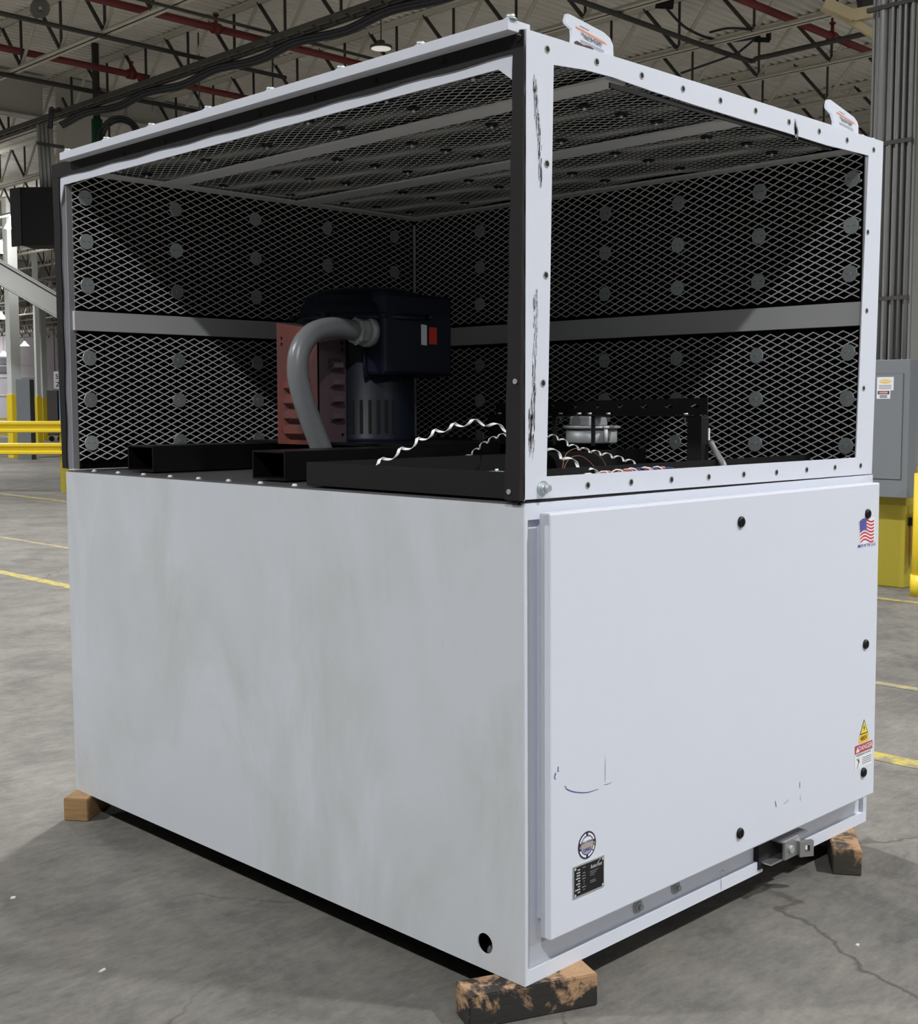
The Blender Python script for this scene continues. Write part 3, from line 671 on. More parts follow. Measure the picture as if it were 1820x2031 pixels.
for k in range(4): poly(bm, [(-.008, -.073-.006*k), (.05, -.073-.006*k), (.05, -.0755-.006*k), (-.008, -.0755-.006*k)], (o[0], YF-.0003, o[2]), X, Z, 3)
for a in ([(-.043, -.072), (-.040, -.070), (-.024, -.082), (-.027, -.084)], [(-.030, -.070), (-.027, -.070), (-.029, -.084), (-.033, -.084)], [(-.032, -.083), (-.028, -.083), (-.038, -.102), (-.041, -.101)]):
    poly(bm, a, (o[0], YF-.0003, o[2]), X, Z, 2)
cab.part('danger_label', bm, [m_whitelab, m_dred, m_ink, m_greyink], door)
# round badge
bm = B(); o = V((.1645, YF, .4005)); R_ = .0325
poly(bm, circ(0, 0, R_, 40), o, X, Z, 0)
def ring(r0, r1, a0, a1, off, mi, n=14):
    for k in range(n):
        u0, u1 = a0+(a1-a0)*k/n, a0+(a1-a0)*(k+1)/n
        poly(bm, [(r0*math.cos(u0), r0*math.sin(u0)), (r1*math.cos(u0), r1*math.sin(u0)), (r1*math.cos(u1), r1*math.sin(u1)), (r0*math.cos(u1), r0*math.sin(u1))][::-1], o-Y*off, X, Z, mi)
rd = math.radians
for a0, a1 in ((20, 82), (98, 160), (200, 262), (278, 318), (324, 345)): ring(.0235, .0285, rd(a0), rd(a1), .0003, 1)
poly(bm, circ(0, 0, .0215, 32), o-Y*.0003, X, Z, 2)
poly(bm, [(-.019, .008), (.019, .008), (.013, .0165), (0, .0195), (-.013, .0165)], o-Y*.0005, X, Z, 1)
text(bm, 'NO WEAK', .0082, o-Y*.0008+Z*.0085, X, Z, 0); text(bm, 'LINKS', .0105, o-Y*.0008-Z*.0105, X, Z, 0)
for k in range(6):
    cx = -.022+.0088*k; ring_pts = circ(cx, -.0005, .0056, 14, .0042); inner = circ(cx, -.0005, .0033, 14, .002)
    for i in range(14): poly(bm, [ring_pts[i], ring_pts[(i+1) % 14], inner[(i+1) % 14], inner[i]], o-Y*(.0009+.0001*(k % 2)), X, Z, 3)
cab.part('round_badge', bm, [m_badge, m_whitelab, m_badge2, m_gold], door)
# name plate
bm = B(); bx(bm, .1135, .2265, YF-.0014, -.045, .2855, .3615); npl = cab.part('name_plate', bm, m_fit, door, label='black name plate with metal rim')
bm = B(); o = V((.17, YF-.0018, .3235)); poly(bm, [(-.0535, -.0345), (.0535, -.0345), (.0535, .0345), (-.0535, .0345)], o, X, Z, 0)
text(bm, 'RoboVent', .0125, o+V((.0255, -.0004, .022)), X, Z, 1, squeeze=.82, shear=.25); poly(bm, [(.030, .027), (.033, .027), (.043, .0335), (.041, .0338)], o-Y*.0004, X, Z, 1)
for k in range(9):
    wd = (.009, .013, .012, .015, .008, .014, .008, .018, .009)[k]; z_ = .0255-.0066*k
    poly(bm, [(-.033-wd, z_), (-.033, z_), (-.033, z_+.0028), (-.033-wd, z_+.0028)], o-Y*.0004, X, Z, 1)
    wd = (.011, .0, .010, .012, .012, .004, .003, .014, .007)[k]
    if wd: poly(bm, [(-.019-wd/2, z_+.002), (-.019+wd/2, z_+.002), (-.019+wd/2, z_+.0042), (-.019-wd/2, z_+.0042)], o-Y*.0004, X, Z, 2)
for z_, wd in ((.011, .03), (.0065, .022), (.002, .016), (-.011, .02), (-.015, .022)): poly(bm, [(.003, z_), (.003+wd, z_), (.003+wd, z_+.0014), (.003, z_+.0014)], o-Y*.0004, X, Z, 2)
for sx in (-.050, .050):
    for sz in (-.031, .031): poly(bm, circ(sx, sz, .0032, 10), o-Y*.0005, X, Z, 1)
cab.part('plate_print', bm, [m_blacklab, m_silver, m_greyink], door)
# pen and scuff marks on the door
def stroke(pts, w_, y_, mat, name, parent):
    bm = B(); pts = spline([(a, y_, b) for a, b in pts], 5); n = len(pts)
    for i in range(n-1):
        d = (pts[i+1]-pts[i]); s = V((-d.z, 0, d.x)).normalized()
        w0 = w_*(.35+.65*math.sin(math.pi*(i+.5)/n)); s = s*w0/2
        bm.faces.new([bm.verts.new(p) for p in (pts[i]-s, pts[i+1]-s, pts[i+1]+s, pts[i]+s)])
    cab.part(name, bm, mat, parent)
stroke([(.083, .556), (.089, .556), (.092, .549), (.12, .536), (.165, .525), (.205, .524)], .0024, YF, m_blueink, 'pen_mark', door)
stroke([(.050, .590), (.054, .594), (.050, .584), (.054, .580)], .003, YF, m_blueink, 'pen_mark', door)
stroke([(.059, .604), (.063, .606), (.061, .596), (.066, .598)], .0022, YF, m_blueink, 'pen_mark', door)
stroke([(.232, .595), (.231, .57), (.231, .535)], .0016, YF, m_greyink, 'pen_mark', door)
stroke([(.225, .530), (.24, .528), (.255, .53)], .0016, YF, m_greyink, 'pen_mark', door)
stroke([(1.118, .345), (1.117, .335), (1.118, .325)], .003, YF, m_blueink, 'pen_mark', door)
stroke([(.985, .318), (.99, .306), (.992, .298)], .0035, YF, m_blueink, 'pen_mark', door)
stroke([(1.03, .299), (1.045, .301), (1.058, .306)], .002, YF, m_greyink, 'pen_mark', door)
stroke([(1.12, .304), (1.122, .292), (1.12, .287)], .002, YF, m_greyink, 'pen_mark', door)
# hasp / lock casting at bottom right of the door
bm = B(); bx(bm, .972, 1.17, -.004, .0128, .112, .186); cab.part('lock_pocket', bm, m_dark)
hb = B()
bx(hb, 1.035, 1.175, -.040, .013, .181, .187, bev=.001); bx(hb, .985, 1.13, -.036, .013, .128, .133, bev=.001); bx(hb, 1.045, 1.125, -.044, -.034, .130, .184, bev=.002)
lk = cab.part('lock_bracket', hb, m_steel)
hb = B(); plate(hb, [(-.024, -.025), (.020, -.025), (.020, .020), (-.024, .020)], [[(-.008, -.010), (.008, -.010), (.008, .008), (-.008, .008)]], (1.140, -.052, .150), V((.86, -.5, 0)), Z, .014)
RECALC.add('lock_lug'); cab.part('lock_lug', hb, m_steel, lk)
hb = B(); cyl(hb, (1.075, -.043, .157), (1.075, -.050, .157), .011, 14); cab.part('lock_stud', hb, m_fit, lk)
stroke([(.80, .141), (.815, .150), (.83, .140)], .002, .0128, m_greyink, 'scuff_mark', None)
stroke([(.79, .150), (.79, .120), (.79, .105)], .0025, -.0006, m_greyink, 'scuff_mark', None)

# ------------------------------------------------------------------ upper hood
hood = Thing('enclosure_hood', 'white open framed hood with black mesh lining on top of the cabinet', 'machine hood', (.8, 1.04, 1.2))
bm = B(); bx(bm, .0, W_, .003, .05, 1.2006, 1.2055); hood.part('base_gasket', bm, m_gasket)
inner = [(.094, 2.158), (.2, 2.167), (.3, 2.1685), (.45, 2.163), (.65, 2.1595), (.85, 2.158), (1.06, 2.157), (1.28, 2.154), (1.40, 2.157), (1.529, 2.159), (1.512, 1.7), (1.498, 1.256), (.076, 1.257), (.086, 1.7)]
bm = B(); plate(bm, [(.002, 2.216), (.8, 2.2165), (1.62, 2.213), (1.612, 1.7), (1.601, 1.2025), (-.011, 1.2085), (-.004, 1.7)], [inner], (0, 0, 0), X, Z, -.004)
fr = hood.part('front_frame', bm, m_white)
bm = B(); bx(bm, .094, 1.53, .004, .04, 2.205, 2.209); bx(bm, .080, 1.50, .004, .05, 1.206, 1.2095); bx(bm, 1.52, 1.60, .004, .008, 1.21, 2.2); hood.part('frame_return', bm, m_greydk, fr)
bm = B(); bx(bm, .30, 1.32, .006, .011, 2.146, 2.158); hood.part('inner_seal', bm, m_gasket, fr)
rivz = [(.072, 2.187), (.242, 2.192), (.410, 2.192), (.577, 2.190), (.740, 2.189), (.905, 2.19), (1.073, 2.187), (1.236, 2.186), (1.396, 2.185), (1.559, 2.18),
        (.072, 1.943), (.070, 1.702), (.062, 1.465), (.22, 1.231), (.384, 1.231), (.549, 1.23), (.713, 1.23), (.878, 1.23), (1.044, 1.229), (1.207, 1.23), (1.37, 1.231), (1.527, 1.231), (1.535, 1.934), (1.541, 1.70), (1.534, 1.466)]
rb = B(); tube(rb, [(0, .0001, 0), (0, -.0012, 0)], [.0085, .0075], 18, 0, caps=False); poly(rb, circ(0, 0, .0078, 18), (0, -.0006, 0), X, Z, 1)
for i in range(18):
    a, b = circ(0, 0, .0085, 18), circ(0, 0, .0062, 18); poly(rb, [a[i], a[(i+1) % 18], b[(i+1) % 18], b[i]], (0, -.0013, 0), X, Z, 0)
rme = mesh_of('rivet_nut', rb, [m_fit, m_dark], V((0, 0, 0)))
for x_, z_ in rivz:
    o = bpy.data.objects.new('rivet_nut', rme); COL.objects.link(o); o.parent = fr; o.location = V((x_, 0, z_))-hood.loc
bm = B(); cyl(bm, (.061, 0, 1.232), (.061, -.012, 1.232), .012, 6); cyl(bm, (.061, 0, 1.232), (.061, -.004, 1.232), .017, 18); cyl(bm, (.061, -.012, 1.232), (.061, -.022, 1.232), .008, 12); hood.part('hex_bolt', bm, m_zinc, fr)
def scuff(pts, w_, seed):
    random.seed(seed); bm = B(); pts = spline([(a, -.0006, b) for a, b in pts], 9)
    for p in pts:
        for k in range(2):
            q = p+X*random.uniform(-w_, w_)+Z*random.uniform(-.006, .006); l = random.uniform(.004, .016); h = random.uniform(.0006, .0022); sx = random.uniform(-.3, .3)
            bm.faces.new([bm.verts.new(v_) for v_ in (q-X*h-Z*l, q+X*h*.3-Z*l*.8, q+X*(h+sx*l*.4)+Z*l, q-X*(h*.4-sx*l*.4)+Z*l*.9)])
    hood.part('scuff_mark', bm, m_scuff, fr)
m_scuff = M('grey_scuff', (.36, .37, .41), .6)
scuff([(.033, 2.11), (.035, 2.07), (.04, 2.03), (.047, 1.99), (.05, 1.94), (.049, 1.90)], .006, 1)
scuff([(.035, 1.66), (.037, 1.60), (.035, 1.53), (.034, 1.46), (.03, 1.42), (.028, 1.37), (.024, 1.31)], .007, 2)
scuff([(.02, 1.40), (.021, 1.36), (.018, 1.33)], .005, 3)
m_scuff2 = m_scuff
scuff([(1.105, 2.183), (1.11, 2.17), (1.118, 2.165)], .004, 4)
# left opening: frame, gasket
bm = B(); plate(bm, [(0.0, 1.2065), (.041, 1.2065), (.028, 2.11), (.078, 2.1455), (2.046, 2.1425), (2.074, 2.08), (2.076, 1.2065), (2.09, 1.2065), (2.09, 2.216), (0, 2.216)], [], (.004, 0, 0), Y, Z, -.004)
lf = hood.part('side_frame', bm, m_white)
bm = B(); bx(bm, .0045, .026, 2.040, 2.046, 1.207, 2.14); hood.part('frame_return', bm, m_greydk, lf)
def gstrip(path, name='gasket', lean=0.0):
    bm = B(); n = len(path); rows = []
    for (ya, yb, z_) in path: rows.append([bm.verts.new((x_, y_, z_)) for x_, y_ in ((-.0045-lean*(2.21-z_), ya), (-.0045-lean*(2.21-z_), yb), (0.0, yb), (0.0, ya))])
    for i in range(n-1):
        for k in range(4): bm.faces.new((rows[i][k], rows[i][(k+1) % 4], rows[i+1][(k+1) % 4], rows[i+1][k]))
    bm.faces.new(rows[0]); bm.faces.new(rows[-1][::-1]); RECALC.add(name); return bm
random.seed(3)
pth = []
for k in range(41):
    z_ = 1.2075+(2.213-1.2075)*k/40; f = k/40
    pth.append((-.001+.002*math.sin(k*1.3)*.5, .044-.014*f+.0012*math.sin(k*.9), z_))
hood.part('gasket', gstrip(pth, lean=.0105), m_gasket, lf)
pth = []
for k in range(31):
    z_ = 1.2075+(2.214-1.2075)*k/30; bul = .010*math.exp(-((z_-1.95)/.03)**2)+.006*math.sin(z_*9)
    pth.append((2.070+.002*math.sin(k), 2.104+.35*bul+.012*(z_-1.2), z_))
hood.part('gasket', gstrip(pth), m_gasket, lf)
bm = B(); rows = []
for k in range(61):
    y_ = .004+2.112*k/60; h = .0018*math.sin(k*.8)
    rows.append([bm.verts.new(p) for p in ((-.005, y_, 2.169+h), (-.005, y_, 2.2145), (-.0005, y_, 2.2145), (-.0005, y_, 2.169+h))])
for i in range(60):
    for k in range(4): bm.faces.new((rows[i][k], rows[i][(k+1) % 4], rows[i+1][(k+1) % 4], rows[i+1][k]))
bm.faces.new(rows[0]); bm.faces.new(rows[-1][::-1]); hood.part('gasket', bm, m_gasket, lf)
for k in range(8):
    y_ = .012+.2345*k*1.0
    bm = B(); cyl(bm, (-.005, y_, 2.197-.0015*k), (-.0085, y_, 2.197-.0015*k), .007, 12); hood.part('screw', bm, m_gasket, lf)
for y_, z_ in ((.012, 2.2), (.014, 1.468), (.030, 1.226)):
    bm = B(); xg = -.0045-.0105*(2.21-z_); cyl(bm, (xg, y_, z_), (xg-.003, y_, z_), .006, 12); hood.part('screw', bm, m_fit, lf)
# roof
bm = B(); bx(bm, -.040, .03, .012, 1.992, 2.2085, 2.2325, bev=.001); bx(bm, .005, W_-.002, .008, D_-.002, 2.2085, 2.2125); rf = hood.part('roof_sheet', bm, m_white)
for y_ in (.018, .298, .583, .872, 1.160, 1.455, 1.717, 1.966):
    bm = B(); cyl(bm, (-.025, y_, 2.2325), (-.025, y_, 2.2345), .014, 14); cyl(bm, (-.025, y_, 2.2345), (-.025, y_, 2.243), .010, 6); hood.part('roof_bolt', bm, m_zinc, rf)
for x_ in (1.535, 1.60):
    bm = B(); cyl(bm, (x_, .03, 2.212), (x_, .03, 2.224), .011, 6); hood.part('roof_bolt', bm, m_zinc, rf)
def ear(pts, sc, lab):
    bm = B(); plate(bm, pts, [], (0, .034, 0), X, Z, .008)
    RECALC.add('lift_ear'); e = hood.part('lift_ear', bm, m_white)
    x0 = pts[0][0]; bm = B(); yy = .0255
    poly(bm, [(x0+.012, 2.2635), (x0+.014, 2.2675), (x0+.118, 2.2525), (x0+.126, 2.2475)], (0, yy, 0), X, Z, 0)
    u = V((.98, 0, -.12)).normalized(); v_ = V((.15, 0, 1)).normalized()
    text(bm, 'USE ALL FOUR LIFT POINTS', .0085, (x0+.070, yy, 2.2500), u, v_, 1, squeeze=.75); text(bm, 'THESE LIFT POINTS', .0095, (x0+.072, yy, 2.2445), u, v_, 1, squeeze=.8)
    for k in range(3): poly(bm, [(x0+.03, 2.2410-.0028*k), (x0+.115, 2.2330-.0028*k), (x0+.115, 2.2322-.0028*k), (x0+.03, 2.2402-.0028*k)], (0, yy, 0), X, Z, 2)
    poly(bm, [(x0+.028, 2.2720), (x0+.06, 2.2680), (x0+.06, 2.2660), (x0+.028, 2.2700)], (0, yy, 0), X, Z, 2)
    hood.part('lift_sticker', bm, [m_orange, m_ink, m_greyink], e)
ear([(.185, 2.210), (.188, 2.245), (.186, 2.259), (.166, 2.267), (.162, 2.273), (.168, 2.288), (.178, 2.289), (.30, 2.274), (.324, 2.265), (.334, 2.252), (.337, 2.210)], 1, 0)
ear([(1.366, 2.205), (1.366, 2.24), (1.353, 2.259), (1.325, 2.269), (1.321, 2.276), (1.329, 2.294), (1.342, 2.296), (1.481, 2.269), (1.503, 2.259), (1.511, 2.249), (1.513, 2.205)], 1, 0)
bm = B(); poly(bm, [(.195, 2.222), (.235, 2.219), (.258, 2.224), (.262, 2.230), (.250, 2.233), (.225, 2.231), (.203, 2.236), (.193, 2.232)][::-1], (0, .0252, 0), X, Z, 0); hood.part('rust_stain', bm, M('rust_brown', (.09, .05, .045), .8), hood.o)
# expanded mesh
def expanded(u0, u1, v0, v1, fn, name, parent=None, lw=.0508, sw=.0234, hw=.0017, hn=.0012):
    nu = int((u1-u0)/(lw/2)); nv = int((v1-v0)/sw); bm = B()
    for m_ in range(nv+1):
        for sg in (1, -1):
            base = v0+m_*sw
            if (m_ == nv and sg == 1) or (m_ == 0 and sg == -1): continue
            rows = []
            for i in range(nu+1):
                a = u0+i*lw/2; b = base+(sw/2*sg if i % 2 else 0)
                rows.append([bm.verts.new(fn(a, b+dv, dn_)) for dv, dn_ in ((-hw, -hn), (hw, -hn*.2), (hw, hn), (-hw, hn*.2))])
            for i in range(nu):
                for k in range(4): bm.faces.new((rows[i][k], rows[i][(k+1) % 4], rows[i+1][(k+1) % 4], rows[i+1][k]))
    RECALC.add(name); return hood.part(name, bm, m_mesh, parent)
XB, YB = 1.551, 2.030
me_br = expanded(.018, 1.545, 1.742, 2.187, lambda a, b, n_: (a, YB+n_, b), 'back_mesh')
me_br2 = expanded(.022, 1.545, 1.235, 1.660, lambda a, b, n_: (a, YB+n_, b), 'back_mesh')
me_bl = expanded(.03, 2.02, 1.742, 2.187, lambda a, b, n_: (XB-n_, a, b), 'side_mesh')
me_bl2 = expanded(.03, 2.02, 1.222, 1.650, lambda a, b, n_: (XB-n_, a, b), 'side_mesh')
me_c = expanded(.03, 2.02, .02, 1.54, lambda a, b, n_: (b, a, 2.189+n_+.006*math.sin(b*26)*math.sin(a*9+1)), 'ceiling_mesh', hw=.0013)
bm = B(); bx(bm, .035, 1.59, 2.045, 2.062, 1.205, 2.2); bx(bm, 1.566, 1.59, .01, 2.06, 1.205, 2.2); bx(bm, .02, 1.59, .045, 2.06, 2.2005, 2.2065); hood.part('acoustic_foam', bm, m_foam)
bm = B(); bx(bm, .0045, W_, 2.083, D_, 1.205, 2.2085); bx(bm, W_-.004, W_, .006, 2.083, 1.205, 2.2085); hood.part('outer_skin', bm, m_white)
bm = B(); bx(bm, .014, 1.55, YB-.006, YB+.012, 1.668, 1.732, bev=.001); hood.part('back_rail', bm, m_grey)
bm = B(); bx(bm, XB-.006, XB+.013, .02, YB-.007, 1.657, 1.729, bev=.001); hood.part('side_rail', bm, m_grey)
for x0, x1 in ((.325, .40), (.893, .978)):
    bm = B(); bx(bm, x0, x1, .04, 2.02, 2.175, 2.182); hood.part('ceiling_strap', bm, m_strap)
bm = B(); bx(bm, 1.50, 1.553, .04, 2.02, 2.176, 2.183); hood.part('ceiling_strap', bm, m_strap)
bm = B(); bx(bm, .05, 1.55, 1.965, 2.026, 2.177, 2.184); hood.part('ceiling_strap', bm, m_strap)
bm = B(); bx(bm, .005, .06, .08, 2.0, 2.18, 2.19); hood.part('ceiling_strap', bm, m_strap)
bm = B(); bx(bm, 1.540, 1.548, 2.012, 2.022, 1.21, 1.655); bx(bm, 1.540, 1.548, 2.012, 2.022, 1.735, 2.16); hood.part('corner_angle', bm, m_grey)
wb = B(); tube(wb, [(0, 0, 0), (0, -.0022, 0), (0, -.003, 0)], [.0255, .0255, .0245], 28); cyl(wb, (0, -.003, 0), (0, -.0055, 0), .0055, 10); bx(wb, -.014, .014, -.0036, -.003, -.0014, .0014, 1)
wme = mesh_of('washer', wb, [m_zinc, m_greyink], V((0, 0, 0)))
random.seed(11)
def washer(p, rz, parent):
    o = bpy.data.objects.new('washer', wme); COL.objects.link(o); o.parent = parent; o.location = V(p)-hood.loc
    o.rotation_euler = (random.uniform(-.09, .09), random.uniform(0, 6.28) if False else 0, rz+random.uniform(-.09, .09))
for x_ in (.065, .41, .75, 1.09, 1.44):
    for z_ in (2.105, 1.962, 1.818): washer((x_, YB-.004, z_), 0, me_br)
    for z_ in (1.577, 1.437, 1.292): washer((x_, YB-.004, z_), 0, me_br2)
for y_ in (.06, .382, .698, 1.013, 1.33, 1.641):
    for z_ in (2.10, 1.96, 1.815): washer((XB-.004, y_, z_), -math.pi/2, me_bl)
    for z_ in (1.576, 1.435, 1.289): washer((XB-.004, y_, z_), -math.pi/2, me_bl2)
cb = B(); cyl(cb, (0, 0, 0), (0, 0, -.010), .0045, 8, 0); tube(cb, [(0, 0, .002), (0, 0, -.002)], [.019, .017], 10, 1)
cme = mesh_of('ceiling_clip', cb, [m_zinc, m_dark], V((0, 0, 0)))
for x_ in (.11, .23, .52, .66, .80, 1.07, 1.23, 1.40):
    for y_ in (.25, .58, .91, 1.24, 1.57, 1.88):
        o = bpy.data.objects.new('ceiling_clip', cme); COL.objects.link(o); o.parent = me_c; o.location = V((x_+random.uniform(-.01, .01), y_+random.uniform(-.02, .02), 2.184))-hood.loc

# ------------------------------------------------------------------ beams on the deck
def tubebeam(y0, y1, label):
    t_ = Thing('steel_tube_beam', label, 'steel beam', (.09, y0, 1.2055), 'steel tube beams across the deck')
    bm = B(); x0, x1, z0, z1, th = .09, 1.54, 1.2058, 1.2885, .005
    bx(bm, x0, x1, y0, y1, z1-th, z1); bx(bm, x0, x1, y0, y1, z0, z0+th); bx(bm, x0, x1, y0, y0+th, z0+th, z1-th); bx(bm, x0, x1, y1-th, y1, z0+th, z1-th)
    t_.part('tube', bm, m_black)
    bm = B(); bx(bm, x0+.3, x0+.304, y0+th, y1-th, z0+th, z1-th); t_.part('end_plug', bm, m_dark)
tubebeam(1.680, 1.835, 'black square tube beam, the farther one across the deck')
tubebeam(.985, 1.140, 'black square tube beam, the nearer one beside the tray')

# ------------------------------------------------------------------ motor
mt = Thing('electric_motor', 'dark navy electric motor standing inside the hood', 'motor', (.80, 1.42, 1.289))
MX, MY = .775, 1.43
bm = B(); bx(bm, .55, 1.06, .99, 1.83, 1.2887, 1.297); mt.part('base_plate', bm, m_black)
bm = B(); tube(bm, [(MX, MY, 1.297), (MX, MY, 1.31), (MX, MY, 1.60), (MX, MY, 1.68)], [.172, .163, .163, .15], 40)
for k in range(7):
    a = math.radians(-157+10*k); p = V((MX+.1635*math.cos(a), MY+.1635*math.sin(a), 0)); tn = V((-math.sin(a), math.cos(a), 0))*.0055; nn = V((math.cos(a), math.sin(a), 0))*.002
    vv = [bm.verts.new(q) for q in (p-tn+nn+Z*1.325, p+tn+nn+Z*1.325, p+tn+nn+Z*1.435, p-tn+nn+Z*1.435)]; bm.faces.new(vv).material_index = 1
mt.part('body', bm, [m_navyl, m_dark])
bm = B(); tube(bm, [(MX, MY, 1.675), (MX, MY, 1.697), (MX, MY, 1.705), (MX, MY, 1.715), (MX, MY, 1.72), (MX, MY, 1.745), (MX, MY, 1.75), (MX, MY, 1.775), (MX, MY, 1.78), (MX, MY, 1.79), (MX, MY, 1.805), (MX, MY, 1.812)],
     [.15, .24, .24, .23, .225, .225, .21, .21, .20, .19, .14, .04], 44)
for k in range(8):
    a = 2*math.pi*k/8+.3; p = V((MX+.25*math.cos(a), MY+.25*math.sin(a), 1.70)); cyl(bm, p, p+Z*.015, .012, 6)
mt.part('fan_cowl', bm, m_navy)
bm = B(); bx(bm, .655, .965, 1.205, 1.30, 1.515, 1.782, bev=.012); cbx = mt.part('conduit_box', bm, m_navy)
bm = B(); bx(bm, .66, .96, 1.23, 1.34, 1.525, 1.772, bev=.006); bx(bm, .645, .975, 1.288, 1.296, 1.508, 1.79, bev=.002); mt.part('box_back', bm, m_navyl, cbx)
bm = B(); poly(bm, [(.820, 1.617), (.846, 1.615), (.846, 1.682), (.820, 1.684)], (0, 1.2042, 0), X, Z); mt.part('white_label', bm, m_whitelab, cbx)
bm = B(); poly(bm, [(.856, 1.620), (.892, 1.620), (.892, 1.676), (.856, 1.676)], (0, 1.2042, 0), X, Z); mt.part('red_label', bm, m_redlab, cbx)
# guard
gd = Thing('coupling_guard', 'rust coloured louvred sheet metal guard beside the motor', 'guard', (.58, 1.45, 1.2885))
bm = B(); plate(bm, [(1.352, 1.2892), (1.572, 1.2892), (1.572, 1.692), (1.352, 1.662)], [circ(1.545, 1.64, .006, 8), circ(1.545, 1.62, .006, 8), circ(1.545, 1.33, .005, 8)], (.503, 0, 0), Y, Z, .004); gl = gd.part('side_sheet', bm, m_rust)
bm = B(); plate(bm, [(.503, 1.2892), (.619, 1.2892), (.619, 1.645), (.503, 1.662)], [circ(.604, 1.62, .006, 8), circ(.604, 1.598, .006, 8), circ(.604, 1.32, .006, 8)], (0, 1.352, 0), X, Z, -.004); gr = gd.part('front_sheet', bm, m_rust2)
def louver(bm, c, u, n_, L, h):
    c, u, n_ = V(c), V(u), V(n_); a = []
    prof = [(0, h/2), (.9, .15*h), (1, -.25*h), (.15, -h/2)]
    for s in (-1, -.8, .8, 1):
        k = 0 if abs(s) == 1 else 1
        a.append([bm.verts.new(c+u*s*L/2+n_*(d*.022*k+.0005)+Z*z_) for d, z_ in prof])
    for i in range(3):
        for j in range(3): bm.faces.new((a[i][j], a[i+1][j], a[i+1][j+1], a[i][j+1]))
for z_ in (1.335, 1.385, 1.435, 1.485):
    bm = B(); louver(bm, (.503, 1.46, z_), Y, -X, .13, .04); gd.part('louver', bm, m_rust, gl)
for z_ in (1.385, 1.44, 1.495, 1.55):
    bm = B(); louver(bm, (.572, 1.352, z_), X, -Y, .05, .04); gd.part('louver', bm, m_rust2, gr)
bm = B(); bx(bm, .507, .619, 1.354, 1.572, 1.642, 1.646); gd.part('top_sheet', bm, m_rust)

# flexible conduit
fc = Thing('flexible_conduit', 'thick grey flexible conduit looping from motor box to tray', 'conduit', (.45, 1.27, 1.2055))
pts = spline([(.655, 1.27, 1.653), (.60, 1.27, 1.655), (.545, 1.268, 1.660), (.478, 1.265, 1.660), (.405, 1.26, 1.638), (.358, 1.255, 1.590), (.342, 1.25, 1.525), (.352, 1.245, 1.455), (.380, 1.238, 1.372), (.410, 1.23, 1.295), (.432, 1.225, 1.24), (.445, 1.222, 1.206)], 8)
bm = B(); tube(bm, pts, .0335, 20); fc.part('hose', bm, m_cond)
bm = B(); tube(bm, [(.585, 1.27, 1.655), (.592, 1.27, 1.655), (.6, 1.27, 1.655), (.625, 1.27, 1.655), (.63, 1.27, 1.655)], [.04, .046, .043, .043, .038], 8, smooth=False)
tube(bm, [(.628, 1.27, 1.655), (.632, 1.27, 1.655), (.6535, 1.27, 1.655)], [.042, .05, .05], 24); fc.part('connector', bm, m_fit)

# ------------------------------------------------------------------ tray, bracket, horn
tr = Thing('wire_tray', 'long black sheet metal wire tray along the near deck edges', 'wire tray', (.02, .4, 1.2055))
bm = B(); bx(bm, .016, .019, .056, .792, 1.2058, 1.267); bx(bm, .016, .017, .056, .792, 1.2058, 1.2068)
bx(bm, .019, 1.5, .789, .792, 1.2058, 1.267); bx(bm, .019, 1.5, .155, .158, 1.2058, 1.262); bx(bm, .019, 1.5, .059, .788, 1.2058, 1.2075); tr.part('sheet', bm, m_blackmatt)
for y_ in (.075, .115):
    bm = B(); cyl(bm, (.035, y_, 1.267), (.035, y_, 1.272), .004, 8); bx(bm, .019, .045, y_-.012, y_+.012, 1.264, 1.267); tr.part('tab_bolt', bm, m_zinc)
bk = Thing('slotted_bracket', 'black slotted channel bracket standing on two legs behind the front opening', 'bracket', (1.0, .6, 1.2055))
bm = B()
slots = [[(y_-.016, 1.4125), (y_-.004, 1.406), (y_+.012, 1.409), (y_+.018, 1.4125), (y_+.004, 1.4185), (y_-.01, 1.4175)] for y_ in (.785, .695, .603, .515, .422, .333, .24)]
plate(bm, [(.198, 1.388), (1.03, 1.380), (1.03, 1.424), (.198, 1.437)], slots, (1.0, 0, 0), Y, Z, -.004); bx(bm, .965, 1.003, .198, 1.03, 1.3825, 1.3865); bk.part('channel', bm, m_blackmatt)
for y0, y1 in ((.196, .246), (.985, 1.04)):
    bm = B(); bx(bm, .966, 1.004, y0, y1, 1.2078, 1.382, bev=.002); bk.part('leg', bm, m_blackmatt)
for y_ in (.262, .545, .618, .660, .735, 1.0):
    bm = B(); cyl(bm, (.982, y_, 1.3865), (.982, y_, 1.393), .008, 6); cyl(bm, (.982, y_, 1.3825), (.982, y_, 1.366), .0045, 8); cyl(bm, (.982, y_, 1.3825), (.982, y_, 1.376), .008, 6); bk.part('bolt', bm, m_zinc)
bm = B(); bx(bm, .997, 1.0035, .1925, .1955, 1.315, 1.35); bk.part('white_tag', bm, m_whitelab)
bm = B(); tube(bm, spline([(1.0, .188, 1.31), (.995, .165, 1.28), (.985, .135, 1.25), (.98, .118, 1.21)], 6), .009, 10); bk.part('grey_cable', bm, m_cond)
hn = Thing('alarm_horn', 'round grey alarm horn hanging under the slotted bracket', 'alarm', (.98, .618, 1.30))
HX, HY = .99, .618
bm = B(); tube(bm, [(HX, HY, 1.300), (HX, HY, 1.304), (HX, HY, 1.342)], [.078, .080, .080], 32); hn.part('drum', bm, m_fit)
bm = B(); tube(bm, [(HX, HY, 1.344), (HX, HY, 1.346), (HX, HY, 1.351), (HX, HY, 1.353)], [.086, .090, .090, .086], 32); hn.part('rim', bm, m_fit)
